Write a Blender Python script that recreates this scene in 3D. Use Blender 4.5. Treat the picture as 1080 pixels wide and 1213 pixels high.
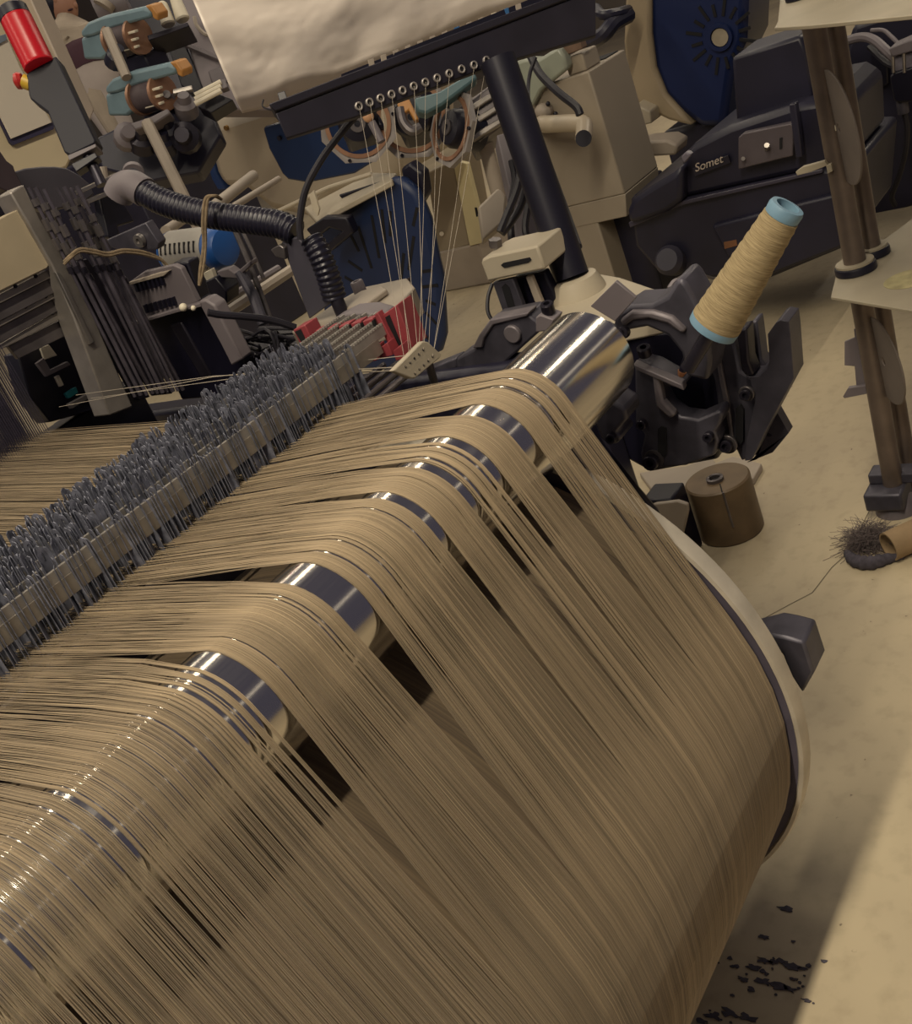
import bpy, bmesh, math, random
import numpy as np
from mathutils import Vector, Matrix, noise

SC = bpy.context.scene
COL = SC.collection
for o in list(bpy.data.objects):
    bpy.data.objects.remove(o)
rnd = random.Random(7)

# ------------------------------------------------------------------ camera
RW = np.array([[0.5180045, -0.7803721, -0.35027234],
               [-0.53610572, 0.02289769, -0.84384024],
               [0.66652981, 0.62489605, -0.40650084]])      # world -> camera (x right, y down, z forward)
CAM = np.array([-1.14942609, -0.75191776, 1.38053778])
FPX = 1297.713
cam = bpy.data.cameras.new('camera')
cam.sensor_fit = 'HORIZONTAL'
cam.sensor_width = 36.0
cam.lens = 36.0 * FPX / 1080.0
cam.clip_start = 0.02
cam_ob = bpy.data.objects.new('camera', cam)
COL.objects.link(cam_ob)
m3 = Matrix([[RW[0][i], -RW[1][i], -RW[2][i]] for i in range(3)])
cam_ob.matrix_world = Matrix.Translation(Vector(CAM)) @ m3.to_4x4()
SC.camera = cam_ob

# ------------------------------------------------------------------ world, lamps, exposure
SC.view_settings.view_transform = 'Standard'
SC.view_settings.look = 'None'
SC.view_settings.gamma = 1.0
SC.view_settings.use_curve_mapping = False
SC.view_settings.exposure = -0.38
w = bpy.data.worlds.new('hall_air')
SC.world = w
w.use_nodes = True
w.node_tree.nodes['Background'].inputs[0].default_value = (0.37, 0.34, 0.46, 1)
w.node_tree.nodes['Background'].inputs[1].default_value = 0.23

def lamp_row(y, power, length=15.0, width=0.16, x=2.0, z=4.1):
    l = bpy.data.lights.new('ceiling_tube_row', 'AREA')
    l.shape = 'RECTANGLE'
    l.size = length
    l.size_y = width
    l.energy = power
    l.color = (1.0, 0.87, 0.66)
    o = bpy.data.objects.new('ceiling_tube_row', l)
    o.location = (x, y, z)
    COL.objects.link(o)
    return o
lamp_row(-4.2, 26, width=.40)
lamp_row(-0.65, 290, length=4.4, width=.14, x=-2.5)
lamp_row(-0.9, 110, length=5.0, width=.06, x=6.5)
lamp_row(2.4, 200, width=.1)
lamp_row(5.7, 150)

# ------------------------------------------------------------------ helpers
def P(u, v, X=None, Y=None, Z=None, D=None):
    """a point of the place seen at pixel (u, v), on the plane X=, Y= or Z=, or at depth D"""
    r = RW.T @ np.array([u - 540.0, v - 606.5, FPX])
    if X is not None: t = (X - CAM[0]) / r[0]
    elif Y is not None: t = (Y - CAM[1]) / r[1]
    elif Z is not None: t = (Z - CAM[2]) / r[2]
    else: t = D / FPX
    return Vector(CAM + t * r)

def lin(h):
    h = h.lstrip('#')
    c = [int(h[i:i + 2], 16) / 255 for i in (0, 2, 4)]
    return [x / 12.92 if x <= 0.04045 else ((x + 0.055) / 1.055) ** 2.4 for x in c]

MATS = {}
def M(name, hx, rough=0.6, metal=0.0, var=0.18, scale=18.0, bump=0.0, emit=0.0, spec=0.5, coat=0.0):
    if name in MATS:
        return MATS[name]
    m = bpy.data.materials.new(name)
    m.use_nodes = True
    nt = m.node_tree
    b = nt.nodes['Principled BSDF']
    c = lin(hx)
    tc = nt.nodes.new('ShaderNodeTexCoord')
    n = nt.nodes.new('ShaderNodeTexNoise')
    n.inputs['Scale'].default_value = scale
    n.inputs['Detail'].default_value = 5
    nt.links.new(tc.outputs['Object'], n.inputs['Vector'])
    r = nt.nodes.new('ShaderNodeValToRGB')
    r.color_ramp.elements[0].position = 0.3
    r.color_ramp.elements[1].position = 0.7
    r.color_ramp.elements[0].color = [x * (1 - var) for x in c] + [1]
    r.color_ramp.elements[1].color = [min(1, x * (1 + var)) for x in c] + [1]
    nt.links.new(n.outputs['Fac'], r.inputs['Fac'])
    nt.links.new(r.outputs['Color'], b.inputs['Base Color'])
    b.inputs['Roughness'].default_value = rough
    b.inputs['Metallic'].default_value = metal
    b.inputs['Specular IOR Level'].default_value = spec
    b.inputs['Coat Weight'].default_value = coat
    if bump:
        bp = nt.nodes.new('ShaderNodeBump')
        bp.inputs['Strength'].default_value = bump
        bp.inputs['Distance'].default_value = 0.004
        nt.links.new(n.outputs['Fac'], bp.inputs['Height'])
        nt.links.new(bp.outputs['Normal'], b.inputs['Normal'])
    if emit:
        b.inputs['Emission Color'].default_value = c + [1]
        b.inputs['Emission Strength'].default_value = emit
    MATS[name] = m
    return m

class MB:
    """collects shapes into one mesh"""
    def __init__(s):
        s.v = []; s.f = []
    def add(s, vs, fs):
        k = len(s.v)
        s.v += [Vector(p) for p in vs]
        s.f += [tuple(i + k for i in f) for f in fs]
        return s
    def box(s, c, d, rot=None):
        c = Vector(c); hx, hy, hz = d[0] / 2, d[1] / 2, d[2] / 2
        vs = [Vector((x * hx, y * hy, z * hz)) for x in (-1, 1) for y in (-1, 1) for z in (-1, 1)]
        if rot is not None: vs = [rot @ q for q in vs]
        return s.add([c + q for q in vs], [(0, 1, 3, 2), (4, 6, 7, 5), (0, 4, 5, 1), (2, 3, 7, 6), (0, 2, 6, 4), (1, 5, 7, 3)])
    def bx(s, lo, hi):
        lo = Vector(lo); hi = Vector(hi)
        return s.box((lo + hi) / 2, hi - lo)
    def prism(s, pts, ext):
        n = len(pts); ext = Vector(ext)
        pts = [Vector(p) for p in pts]
        return s.add(pts + [p + ext for p in pts], [tuple(range(n)), tuple(range(2 * n - 1, n - 1, -1))] + [(i, (i + 1) % n, n + (i + 1) % n, n + i) for i in range(n)])
    def lathe(s, prof, o, ax, n=24, caps=True):
        """prof: (distance along the axis, radius)"""
        o = Vector(o); ax = Vector(ax).normalized()
        a = ax.orthogonal().normalized(); b = ax.cross(a)
        vs = []; fs = []
        for (h, r) in prof:
            for i in range(n):
                t = 2 * math.pi * i / n
                vs.append(o + ax * h + (a * math.cos(t) + b * math.sin(t)) * r)
        for j in range(len(prof) - 1):
            for i in range(n):
                i2 = (i + 1) % n
                fs.append((j * n + i, j * n + i2, (j + 1) * n + i2, (j + 1) * n + i))
        if caps:
            fs.append(tuple(range(n))); fs.append(tuple((len(prof) - 1) * n + i for i in range(n)))
        return s.add(vs, fs)
    def ring(s, prof, o, ax, n=24):
        """closed profile turned round the axis (a tube, an eyelet)"""
        s.lathe(list(prof) + [prof[0]], o, ax, n, caps=False)
        return s
    def cyl(s, p0, p1, r0, r1=None, n=16):
        p0 = Vector(p0); p1 = Vector(p1); r1 = r0 if r1 is None else r1
        return s.lathe([(0, r0), ((p1 - p0).length, r1)], p0, p1 - p0, n)
    def tube(s, pts, r, n=8):
        pts = [Vector(p) for p in pts]
        rs = r if isinstance(r, (list, tuple)) else [r] * len(pts)
        up = None; vs = []; fs = []
        for i, p in enumerate(pts):
            t = (pts[min(i + 1, len(pts) - 1)] - pts[max(i - 1, 0)]).normalized()
            if up is None: a = t.orthogonal().normalized()
            else: a = (up - t * up.dot(t)).normalized()
            up = a; b = t.cross(a)
            for k in range(n):
                th = 2 * math.pi * k / n
                vs.append(p + (a * math.cos(th) + b * math.sin(th)) * rs[i])
        for j in range(len(pts) - 1):
            for k in range(n):
                k2 = (k + 1) % n
                fs.append((j * n + k, j * n + k2, (j + 1) * n + k2, (j + 1) * n + k))
        fs.append(tuple(range(n))); fs.append(tuple((len(pts) - 1) * n + k for k in range(n)))
        return s.add(vs, fs)
    def ell(s, c, r, n=14, m=9, rot=None):
        c = Vector(c); vs = []; fs = []
        for j in range(1, m):
            ph = math.pi * j / m
            for i in range(n):
                t = 2 * math.pi * i / n
                q = Vector((r[0] * math.sin(ph) * math.cos(t), r[1] * math.sin(ph) * math.sin(t), r[2] * math.cos(ph)))
                vs.append(c + (rot @ q if rot is not None else q))
        for q in ((0, 0, r[2]), (0, 0, -r[2])):
            q = Vector(q); vs.append(c + (rot @ q if rot is not None else q))
        for j in range(m - 2):
            for i in range(n):
                i2 = (i + 1) % n
                fs.append((j * n + i, j * n + i2, (j + 1) * n + i2, (j + 1) * n + i))
        k = (m - 1) * n
        for i in range(n):
            fs.append((k, (i + 1) % n, i)); fs.append((k + 1, (m - 2) * n + i, (m - 2) * n + (i + 1) % n))
        return s.add(vs, fs)

def smooth_path(pts, n=8):
    """Catmull-Rom through the points"""
    p = [Vector(q) for q in pts]
    p = [p[0] * 2 - p[1]] + p + [p[-1] * 2 - p[-2]]
    out = []
    for i in range(1, len(p) - 2):
        for k in range(n):
            t = k / n
            out.append(0.5 * ((2 * p[i]) + (p[i + 1] - p[i - 1]) * t + (2 * p[i - 1] - 5 * p[i] + 4 * p[i + 1] - p[i + 2]) * t * t
                              + (3 * p[i] - p[i - 1] - 3 * p[i + 1] + p[i + 2]) * t ** 3))
    out.append(p[-2])
    return out

def link(name, mb, mat, origin, bevel=0.0, angle=35, sub=0, hide_normals=False):
    me = bpy.data.meshes.new(name)
    o3 = Vector(origin)
    me.from_pydata([tuple(q - o3) for q in mb.v], [], mb.f)
    bm = bmesh.new(); bm.from_mesh(me)
    bmesh.ops.recalc_face_normals(bm, faces=bm.faces)
    bm.to_mesh(me); bm.free()
    me.polygons.foreach_set('use_smooth', [True] * len(me.polygons))
    me.set_sharp_from_angle(angle=math.radians(angle))
    me.materials.append(mat)
    o = bpy.data.objects.new(name, me)
    COL.objects.link(o)
    if bevel:
        b = o.modifiers.new('bevel', 'BEVEL')
        b.width = bevel; b.segments = 2; b.limit_method = 'ANGLE'; b.angle_limit = math.radians(40)
    if sub:
        q = o.modifiers.new('subdivision', 'SUBSURF'); q.levels = sub; q.render_levels = sub
    return o

ORG = {}
def thing(name, label, cat, loc, group=None):
    o = bpy.data.objects.new(name, None)
    o.empty_display_size = 0.05
    o.location = Vector(loc)
    COL.objects.link(o)
    o['label'] = label; o['category'] = cat
    if group: o['group'] = group
    ORG[o.name] = Vector(loc)
    return o

def part(parent, name, mb, mat, bevel=0.0, label=None, kind=None, angle=35, sub=0):
    org = ORG[parent.name]
    o = link(name, mb, mat, org, bevel, angle, sub)
    o.parent = parent
    ORG[o.name] = org
    if label: o['label'] = label
    if kind: o['kind'] = kind
    return o

def solo(name, label, cat, mb, mat, bevel=0.0, group=None, kind=None, angle=35, sub=0):
    zmin = min(q.z for q in mb.v)
    c = sum(mb.v, Vector()) / len(mb.v)
    o = link(name, mb, mat, (c.x, c.y, zmin), bevel, angle, sub)
    o.location = (c.x, c.y, zmin)
    ORG[o.name] = Vector((c.x, c.y, zmin))
    o['label'] = label; o['category'] = cat
    if group: o['group'] = group
    if kind: o['kind'] = kind
    return o

def XP(px, X, t):          # outline in the plane X = const, thickness t along +X
    return MB().prism([P(u, v, X=X) for u, v in px], (t, 0, 0))
def YP(px, Y, t):
    return MB().prism([P(u, v, Y=Y) for u, v in px], (0, t, 0))
def ZP(px, Z, t):
    return MB().prism([P(u, v, Z=Z) for u, v in px], (0, 0, -t))
def xa(u, v, D): return P(u, v, D=D).x
def ya(u, v, D): return P(u, v, D=D).y
FWD = Vector(RW[2]); RGT = Vector(RW[0]); UPV = -Vector(RW[1])
def px_r(n, D): return n * D / FPX     # size in metres of n pixels at depth D

def bolt(parent, c, ax, r, h=None, mat=None, name='bolt'):
    """socket-head cap screw with a real hole"""
    h = h or r * 1.4
    return part(parent, name, MB().lathe([(0, r), (h * .9, r), (h, r * .88), (h, r * .5), (h * .35, r * .45)], c, ax, 14), mat or DARKSTEEL)

CAST = M('dark_cast_iron', '4a4852', 0.45, 0.35, 0.22, 30, 0.15)
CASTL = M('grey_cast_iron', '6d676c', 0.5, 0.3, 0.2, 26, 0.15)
DARKSTEEL = M('blackened_steel', '2b2832', 0.38, 0.5, 0.2, 24)
BLACK = M('black_plastic', '121120', 0.42, 0.0, 0.2, 12)
NAVY = M('navy_paint', '0e1d42', 0.45, 0.0, 0.12, 5)
NAVYD = M('dark_machine_plastic', '201f30', 0.42, 0.0, 0.22, 7)
CREAM = M('cream_paint', 'a99f8c', 0.5, 0.0, 0.08, 6)
CREAMD = M('greyed_cream_paint', '9a8f82', 0.5, 0.0, 0.1, 6)
STEEL = M('bare_steel', 'a09b96', 0.34, 0.85, 0.15, 40)
STEELD = M('dull_steel', '6a6566', 0.42, 0.7, 0.2, 30)
ALU = M('aluminium', '8f8983', 0.4, 0.6, 0.15, 25)
RED = M('red_plastic', '8c3b41', 0.45, 0.0, 0.1, 20)
TEAL = M('teal_paint', '6f8690', 0.45, 0.0, 0.12, 12)
WHITE = M('white_plastic', 'd6cdb8', 0.5, 0.0, 0.06, 12)
ORANGE = M('orange_plastic', 'b07c40', 0.45, 0.0, 0.1, 30)
RUBBER = M('black_rubber', '1b1922', 0.5, 0.0, 0.15, 20)
BRASSY = M('old_brass', '8a6a3c', 0.45, 0.6, 0.2, 30)
HOLE = M('dark_opening', '0a0910', 0.8, 0.0, 0.1, 10)
GREY = M('grey_violet_paint', '6b6468', 0.5, 0.0, 0.12, 8)
ROPE = M('rope_fibre', '7a6a54', 0.9, 0.0, 0.25, 120, 0.4)
# ------------------------------------------------------------------ the hall
def floor_mat():
    m = bpy.data.materials.new('worn_floor_paint'); m.use_nodes = True
    nt = m.node_tree; b = nt.nodes['Principled BSDF']
    N = nt.nodes.new; L = nt.links.new
    tc = N('ShaderNodeTexCoord')
    n1 = N('ShaderNodeTexNoise'); n1.inputs['Scale'].default_value = 1.7; n1.inputs['Detail'].default_value = 6
    n2 = N('ShaderNodeTexNoise'); n2.inputs['Scale'].default_value = 28; n2.inputs['Detail'].default_value = 6
    n3 = N('ShaderNodeTexNoise'); n3.inputs['Scale'].default_value = 34; n3.inputs['Detail'].default_value = 3
    for n in (n1, n2, n3): L(tc.outputs['Object'], n.inputs['Vector'])
    r1 = N('ShaderNodeValToRGB')
    r1.color_ramp.elements[0].position = .3; r1.color_ramp.elements[1].position = .72
    r1.color_ramp.elements[0].color = lin('a0937d') + [1]; r1.color_ramp.elements[1].color = lin('bfb193') + [1]
    L(n1.outputs['Fac'], r1.inputs['Fac'])
    mx = N('ShaderNodeMix'); mx.data_type = 'RGBA'; mx.blend_type = 'MULTIPLY'
    r2 = N('ShaderNodeValToRGB')
    r2.color_ramp.elements[0].position = .28; r2.color_ramp.elements[1].position = .5
    r2.color_ramp.elements[0].color = (.72, .70, .68, 1); r2.color_ramp.elements[1].color = (1, 1, 1, 1)
    L(n2.outputs['Fac'], r2.inputs['Fac'])
    mx.inputs['Factor'].default_value = .45
    L(r1.outputs['Color'], mx.inputs['A']); L(r2.outputs['Color'], mx.inputs['B'])
    # small dark specks
    r3 = N('ShaderNodeValToRGB')
    r3.color_ramp.elements[0].position = .715; r3.color_ramp.elements[1].position = .75
    r3.color_ramp.elements[0].color = (1, 1, 1, 1); r3.color_ramp.elements[1].color = (.35, .32, .33, 1)
    L(n3.outputs['Fac'], r3.inputs['Fac'])
    mx2 = N('ShaderNodeMix'); mx2.data_type = 'RGBA'; mx2.blend_type = 'MULTIPLY'; mx2.inputs['Factor'].default_value = 1
    L(mx.outputs['Result'], mx2.inputs['A']); L(r3.outputs['Color'], mx2.inputs['B'])
    L(mx2.outputs['Result'], b.inputs['Base Color'])
    b.inputs['Roughness'].default_value = .55
    bp = N('ShaderNodeBump'); bp.inputs['Strength'].default_value = .12; bp.inputs['Distance'].default_value = .003
    L(n2.outputs['Fac'], bp.inputs['Height']); L(bp.outputs['Normal'], b.inputs['Normal'])
    return m
fl = link('floor', MB().bx((-3, -4, -.1), (14, 14, 0)), floor_mat(), (0, 0, 0)); fl['kind'] = 'structure'
WALLM = M('hall_wall_paint', '7b7266', .7, 0, .1, 2)
for nm, lo, hi in (('wall_back', (-3, 14, -.1), (14, 14.2, 6)), ('wall_right', (14, -4, -.1), (14.2, 14.2, 6))):
    wl = link(nm, MB().bx(lo, hi), WALLM, (0, 0, 0)); wl['kind'] = 'structure'
# crack running over the floor
cr = [P(u, v, Z=0.0008) for u, v in ((900, 735), (935, 716), (962, 702), (985, 672), (1004, 655), (1012, 640), (1030, 604), (1040, 590))]
mb = MB()
for i in range(len(cr) - 1):
    a, b_ = cr[i], cr[i + 1]; t = (b_ - a).cross(Vector((0, 0, 1))).normalized() * .0009
    mb.add([a - t, a + t, b_ + t, b_ - t], [(0, 1, 2, 3)])
tr = link('trim_1', mb, M('floor_crack', '5e5648', .9), (0, 0, 0)); tr['kind'] = 'structure'

# ------------------------------------------------------------------ loom: roller, warp, beam
ZR, RR = 0.91, 0.0645
polished = bpy.data.materials.new('polished_roller_steel'); polished.use_nodes = True
nt = polished.node_tree; b = nt.nodes['Principled BSDF']
b.inputs['Base Color'].default_value = (.66, .63, .58, 1); b.inputs['Metallic'].default_value = 1.0
tc = nt.nodes.new('ShaderNodeTexCoord'); mp = nt.nodes.new('ShaderNodeMapping'); mp.inputs['Scale'].default_value = (2, 60, 60)
n = nt.nodes.new('ShaderNodeTexNoise'); n.inputs['Scale'].default_value = 6; n.inputs['Detail'].default_value = 4
mr = nt.nodes.new('ShaderNodeMapRange'); mr.inputs['To Min'].default_value = .11; mr.inputs['To Max'].default_value = .22
nt.links.new(tc.outputs['Object'], mp.inputs['Vector']); nt.links.new(mp.outputs['Vector'], n.inputs['Vector'])
nt.links.new(n.outputs['Fac'], mr.inputs['Value']); nt.links.new(mr.outputs['Result'], b.inputs['Roughness'])

t = thing('back_roller', 'long polished steel roller that the tan warp bends over', 'roller', (-.9, 0, ZR))
part(t, 'shell', MB().lathe([(0, RR - .003), (.003, RR), (1.897, RR), (1.9, RR - .003)], (-1.9, 0, ZR), (1, 0, 0), 96), polished)
part(t, 'journal', MB().cyl((0, 0, ZR), (.05, 0, ZR), .03, n=24), DARKSTEEL)

BY, BZ, BR, FR = .192, .468, .4015, .4195
XE = -.166                                   # right edge of the warp
yarn = bpy.data.materials.new('tan_warp_yarn'); yarn.use_nodes = True
nt = yarn.node_tree; b = nt.nodes['Principled BSDF']
at = nt.nodes.new('ShaderNodeAttribute'); at.attribute_name = 'tone'
rp = nt.nodes.new('ShaderNodeValToRGB')
rp.color_ramp.elements[0].color = lin('6c604c') + [1]; rp.color_ramp.elements[1].color = lin('af9c7d') + [1]
e = rp.color_ramp.elements.new(.5); e.color = lin('8d7c63') + [1]
nt.links.new(at.outputs['Fac'], rp.inputs['Fac']); nt.links.new(rp.outputs['Color'], b.inputs['Base Color'])
b.inputs['Roughness'].default_value = .75
b.inputs['Sheen Weight'].default_value = .15

# drum of wound yarn: turned rings follow each other along the beam, ridges and hollows are geometry
drum_mat = bpy.data.materials.new('shaded_wound_yarn'); drum_mat.use_nodes = True
nt = drum_mat.node_tree; b = nt.nodes['Principled BSDF']
tc = nt.nodes.new('ShaderNodeTexCoord')
def streak(sx, sr, det):
    mp = nt.nodes.new('ShaderNodeMapping'); mp.inputs['Scale'].default_value = (sx, sr, sr)
    n = nt.nodes.new('ShaderNodeTexNoise'); n.inputs['Scale'].default_value = 1; n.inputs['Detail'].default_value = det
    nt.links.new(tc.outputs['Object'], mp.inputs['Vector']); nt.links.new(mp.outputs['Vector'], n.inputs['Vector'])
    return n
s1, s2 = streak(420, 3.0, 3), streak(60, 1.2, 3)
ad = nt.nodes.new('ShaderNodeMath'); ad.operation = 'ADD'
nt.links.new(s1.outputs['Fac'], ad.inputs[0]); nt.links.new(s2.outputs['Fac'], ad.inputs[1])
hf = nt.nodes.new('ShaderNodeMath'); hf.operation = 'MULTIPLY'; hf.inputs[1].default_value = .5
nt.links.new(ad.outputs[0], hf.inputs[0])
rp = nt.nodes.new('ShaderNodeValToRGB')
rp.color_ramp.elements[0].position = .34; rp.color_ramp.elements[1].position = .66
rp.color_ramp.elements[0].color = lin('5c5044') + [1]; rp.color_ramp.elements[1].color = lin('8d7c63') + [1]  # darker than the warp yarn: the drum's weaker light is put into the colour
nt.links.new(hf.outputs[0], rp.inputs['Fac']); nt.links.new(rp.outputs['Color'], b.inputs['Base Color'])
b.inputs['Roughness'].default_value = .85
bp = nt.nodes.new('ShaderNodeBump'); bp.inputs['Strength'].default_value = .5; bp.inputs['Distance'].default_value = .0015
nt.links.new(s1.outputs['Fac'], bp.inputs['Height']); nt.links.new(bp.outputs['Normal'], b.inputs['Normal'])

beam = thing('warp_beam', 'huge beam of wound tan yarn with a pale steel flange at its right end', 'beam', (-.9, BY, 0.0))
prof = []
xs = np.arange(-1.85, XE - .001, .004)
for x in xs:
    q = .0016 * noise.noise(Vector((x * 9, 0, 3))) + .0009 * noise.noise(Vector((x * 60, 5, 0)))
    prof.append((x + 1.85, BR - .002 + q))
part(beam, 'wound_yarn', MB().lathe(prof, (-1.85, BY, BZ), (1, 0, 0), 96), drum_mat)
part(beam, 'flange', MB().cyl((XE + .006, BY, BZ), (XE + .016, BY, BZ), FR - .006, n=128), M('flange_plate_grey', '5d5866', .45, .3, .12, 20), label='dark grey flange plate')
part(beam, 'rim', MB().ring([(0, FR - .007), (.001, FR - .002), (.006, FR), (.024, FR), (.028, FR - .003), (.029, FR - .012), (.024, FR - .016), (.012, FR - .016)], (XE + .003, BY, BZ), (1, 0, 0), 128),
     M('pale_flange_aluminium', 'bdb5a6', .45, .35, .15, 20), label='pale rolled steel rim of the flange')
part(beam, 'shaft', MB().cyl((XE + .02, BY, BZ), (.10, BY, BZ), .05, n=24), STEELD)
t2 = [P(u, v, X=-.10) for u, v in ((914, 752), (930, 755), (952, 761), (964, 797), (950, 822), (936, 800), (926, 775), (890, 790), (880, 760))]
part(beam, 'clamp_lug', MB().prism(t2, (.05, 0, 0)), CAST, .004)

def warp_threads():
    rs = np.random.RandomState(3)
    gaps = [(-.2665, .026), (-.332, .013), (-.384, .012), (-.448, .013), (-.5835, .034), (-.710, .022), (-.214, .004), (-.192, .0035)]
    for k in range(34):
        gaps.append((rs.uniform(-1.4, XE - .02), rs.choice([.0012, .0018, .0025, .004])))
    sp = .00053
    xs = np.arange(-1.62, XE, sp); n = len(xs)
    xs = xs + rs.uniform(-.3, .3, n) * sp
    thin = (xs < -.70) & (rs.rand(n) < .06 + .14 * np.clip((-.70 - xs) / .2, 0, 1))
    xs = xs[~thin]; n = len(xs)
    xr = xs.copy(); xm = xs.copy()
    for c, wd in gaps:
        d = xs - c; sgn = np.where(d >= 0, 1, -1)
        push = sgn * wd * .5 * np.exp(-np.abs(d) / (1.6 * wd + .004))
        xr = xr + push; xm = xm + push * rs.uniform(.2, .7)
    lo = np.array([noise.noise(Vector((x * 70, 1.5, 0))) for x in xs]) * .0022 + np.array([noise.noise(Vector((x * 220, 9.5, 0))) for x in xs]) * .0009
    xd = xs + lo                              # bunched by the droppers
    a1 = math.radians(158.9)
    r1, r2 = RR + .0006, BR + .0004
    cols = []
    def row(x, y, z): cols.append((np.broadcast_to(x, n), np.broadcast_to(y, n), np.broadcast_to(z, n)))
    shed = rs.uniform(-.004, .004, n)
    row(xs, 1.10, .968 + shed * 3); row(xd, .62, .956 + shed * 1.6); row(xd, .45, .953 + shed); row(xd, .29, .953 + shed)
    row(xd * .5 + xm * .5, .16, .9645 + shed * .55); row(xm, .07, .9718 + shed * .15)
    row(xr, .0, ZR + r1)
    for i in range(1, 9):
        a = math.pi / 2 + (a1 - math.pi / 2) * i / 8
        row(xr, r1 * math.cos(a), ZR + r1 * math.sin(a))
    p0 = np.array([r1 * math.cos(a1), ZR + r1 * math.sin(a1)]); p1 = np.array([BY + r2 * math.cos(a1), BZ + r2 * math.sin(a1)])
    out = rs.normal(0, .0007, n)
    for s in (.2, .45, .7):
        q = p0 + (p1 - p0) * s
        row(xr * (1 - s) + xs * s + lo * s * .6, q[0] - out, q[1])
    for i in range(0, 15):
        a = a1 + math.radians(105) * i / 14
        row(xs + lo * .6 + .0006 * np.sin(i * .9 + xs * 300), BY + (r2 + .0003) * math.cos(a), BZ + (r2 + .0003) * math.sin(a))
    K = len(cols)
    ctr = np.stack([np.stack(c, 1) for c in cols], 1)               # n, K, 3
    tan = np.gradient(ctr, axis=1); tan /= np.linalg.norm(tan, axis=2, keepdims=True)
    X = np.array([1., 0, 0]); nb = np.cross(tan, X); nb /= np.linalg.norm(nb, axis=2, keepdims=True)
    rad = rs.uniform(.00021, .00033, n)[:, None, None]
    v = np.stack([ctr + rad * (X * math.cos(t) + nb * math.sin(t)) for t in (math.pi / 2, math.pi * 7 / 6, math.pi * 11 / 6)], 2)  # n,K,3,3
    idx = np.arange(n * K * 3).reshape(n, K, 3)
    q = []
    for k in range(3):
        k2 = (k + 1) % 3
        q.append(np.stack([idx[:, :-1, k], idx[:, :-1, k2], idx[:, 1:, k2], idx[:, 1:, k]], -1).reshape(-1, 4))
    q = np.concatenate(q); F = len(q)
    me = bpy.data.meshes.new('warp_threads')
    me.vertices.add(n * K * 3); me.vertices.foreach_set('co', v.reshape(-1).astype(np.float32))
    me.loops.add(F * 4); me.loops.foreach_set('vertex_index', q.reshape(-1).astype(np.int32))
    me.polygons.add(F); me.polygons.foreach_set('loop_start', np.arange(0, F * 4, 4, dtype=np.int32))
    me.update(calc_edges=True); me.validate()
    tone = np.clip(rs.normal(.46, .2, n) + np.array([noise.noise(Vector((x * 45, 0, 7))) for x in xs]) * .16, 0, 1)
    a = me.attributes.new('tone', 'FLOAT', 'POINT'); a.data.foreach_set('value', np.repeat(tone, K * 3).astype(np.float32))
    me.polygons.foreach_set('use_smooth', [True] * F)
    me.materials.append(yarn)
    o = bpy.data.objects.new('warp_threads', me); COL.objects.link(o)
    o['label'] = 'sheet of fine tan warp threads bent over the polished roller down to the beam'
    o['category'] = 'yarn'; o['kind'] = 'stuff'
warp_threads()

# the dark body of the loom below the warp sheet
lf = thing('weaving_loom', 'dark steel body of the loom under the warp sheet', 'frame', (.2, .6, 0))
part(lf, 'added_dark_beam', MB().bx((-1.9, .62, .50), (.15, .95, .80)), DARKSTEEL, .006)  # big box added to keep the loom interior under the warp dark
part(lf, 'cloth_guard', MB().bx((-1.9, 1.15, .30), (.15, 1.2, .93)), BLACK, .004)
part(lf, 'gap_shade_plate', XP([(560, 480), (690, 480), (704, 524), (745, 575), (775, 610), (790, 640), (760, 650), (700, 640), (600, 560)], .14, .02), BLACK, .006)  # black plate added to make the gap between roller end and flange dark
part(lf, 'side_frame', MB().bx((.18, .14, .0), (.24, 1.6, .84)), NAVYD, .01)
# ------------------------------------------------------------------ dropper bank (warp stop motion)
DROP = M('dull_blue_steel_dropper', '70727f', .45, .35, .45, 70)
ROWY = [.292, .320, .348, .376, .404, .432]
bank = thing('dropper_bank', 'long rows of thin blue-grey steel droppers hung on the warp', 'droppers', (-.5, .36, .95))
def dropper_shape(mb, x, y, z0, h, tilt, w=.0105, th=.0005):
    """flat strip with a rounded head and an open slot near its top"""
    prof = [(-w / 2, 0), (-w / 2, h - w * .5), (-w * .36, h - w * .15), (0, h), (w * .36, h - w * .15), (w / 2, h - w * .5), (w / 2, 0)]
    slot = [(-w * .17, h - .017), (-w * .17, h - .008), (-w * .1, h - .006), (0, h - .005), (w * .1, h - .006), (w * .17, h - .008), (w * .17, h - .017)]
    vs = []
    c, s = math.cos(tilt), math.sin(tilt)
    for dx in (-th, th):
        for (py, pz) in prof + slot:
            vs.append((x + dx + pz * .06 * s + py * s, y + py * c, z0 + pz))
    fs = []
    for k in (0, 14):
        for i in range(6): fs.append((k + i, k + i + 1, k + 8 + i, k + 7 + i))
        fs.append((k, k + 7, k + 13, k + 6))
    for i in range(7):
        j = (i + 1) % 7
        fs.append((i, j, 14 + j, 14 + i)); fs.append((7 + i, 7 + j, 21 + j, 21 + i))
    return mb.add(vs, fs)
lead = []; rest = MB()
for r, y in enumerate(ROWY):
    x = -.95
    while x < -.118:
        x += rnd.uniform(.0032, .0052) if r else rnd.choice([.0034, .0042, .0055, .009, .012])
        if r and rnd.random() < .06: x += .004
        z0 = .928 + rnd.uniform(-.004, .004) + .004 * noise.noise(Vector((x * 12, r, 0))); h = .104 + rnd.uniform(-.004, .004) + (.0 if r else -.012)
        if r == 0: lead.append((x, y, z0, h, rnd.gauss(.35, .4)))
        else: dropper_shape(rest, x, y + rnd.uniform(-.004, .004), z0, h, rnd.gauss(.3, .5))
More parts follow.
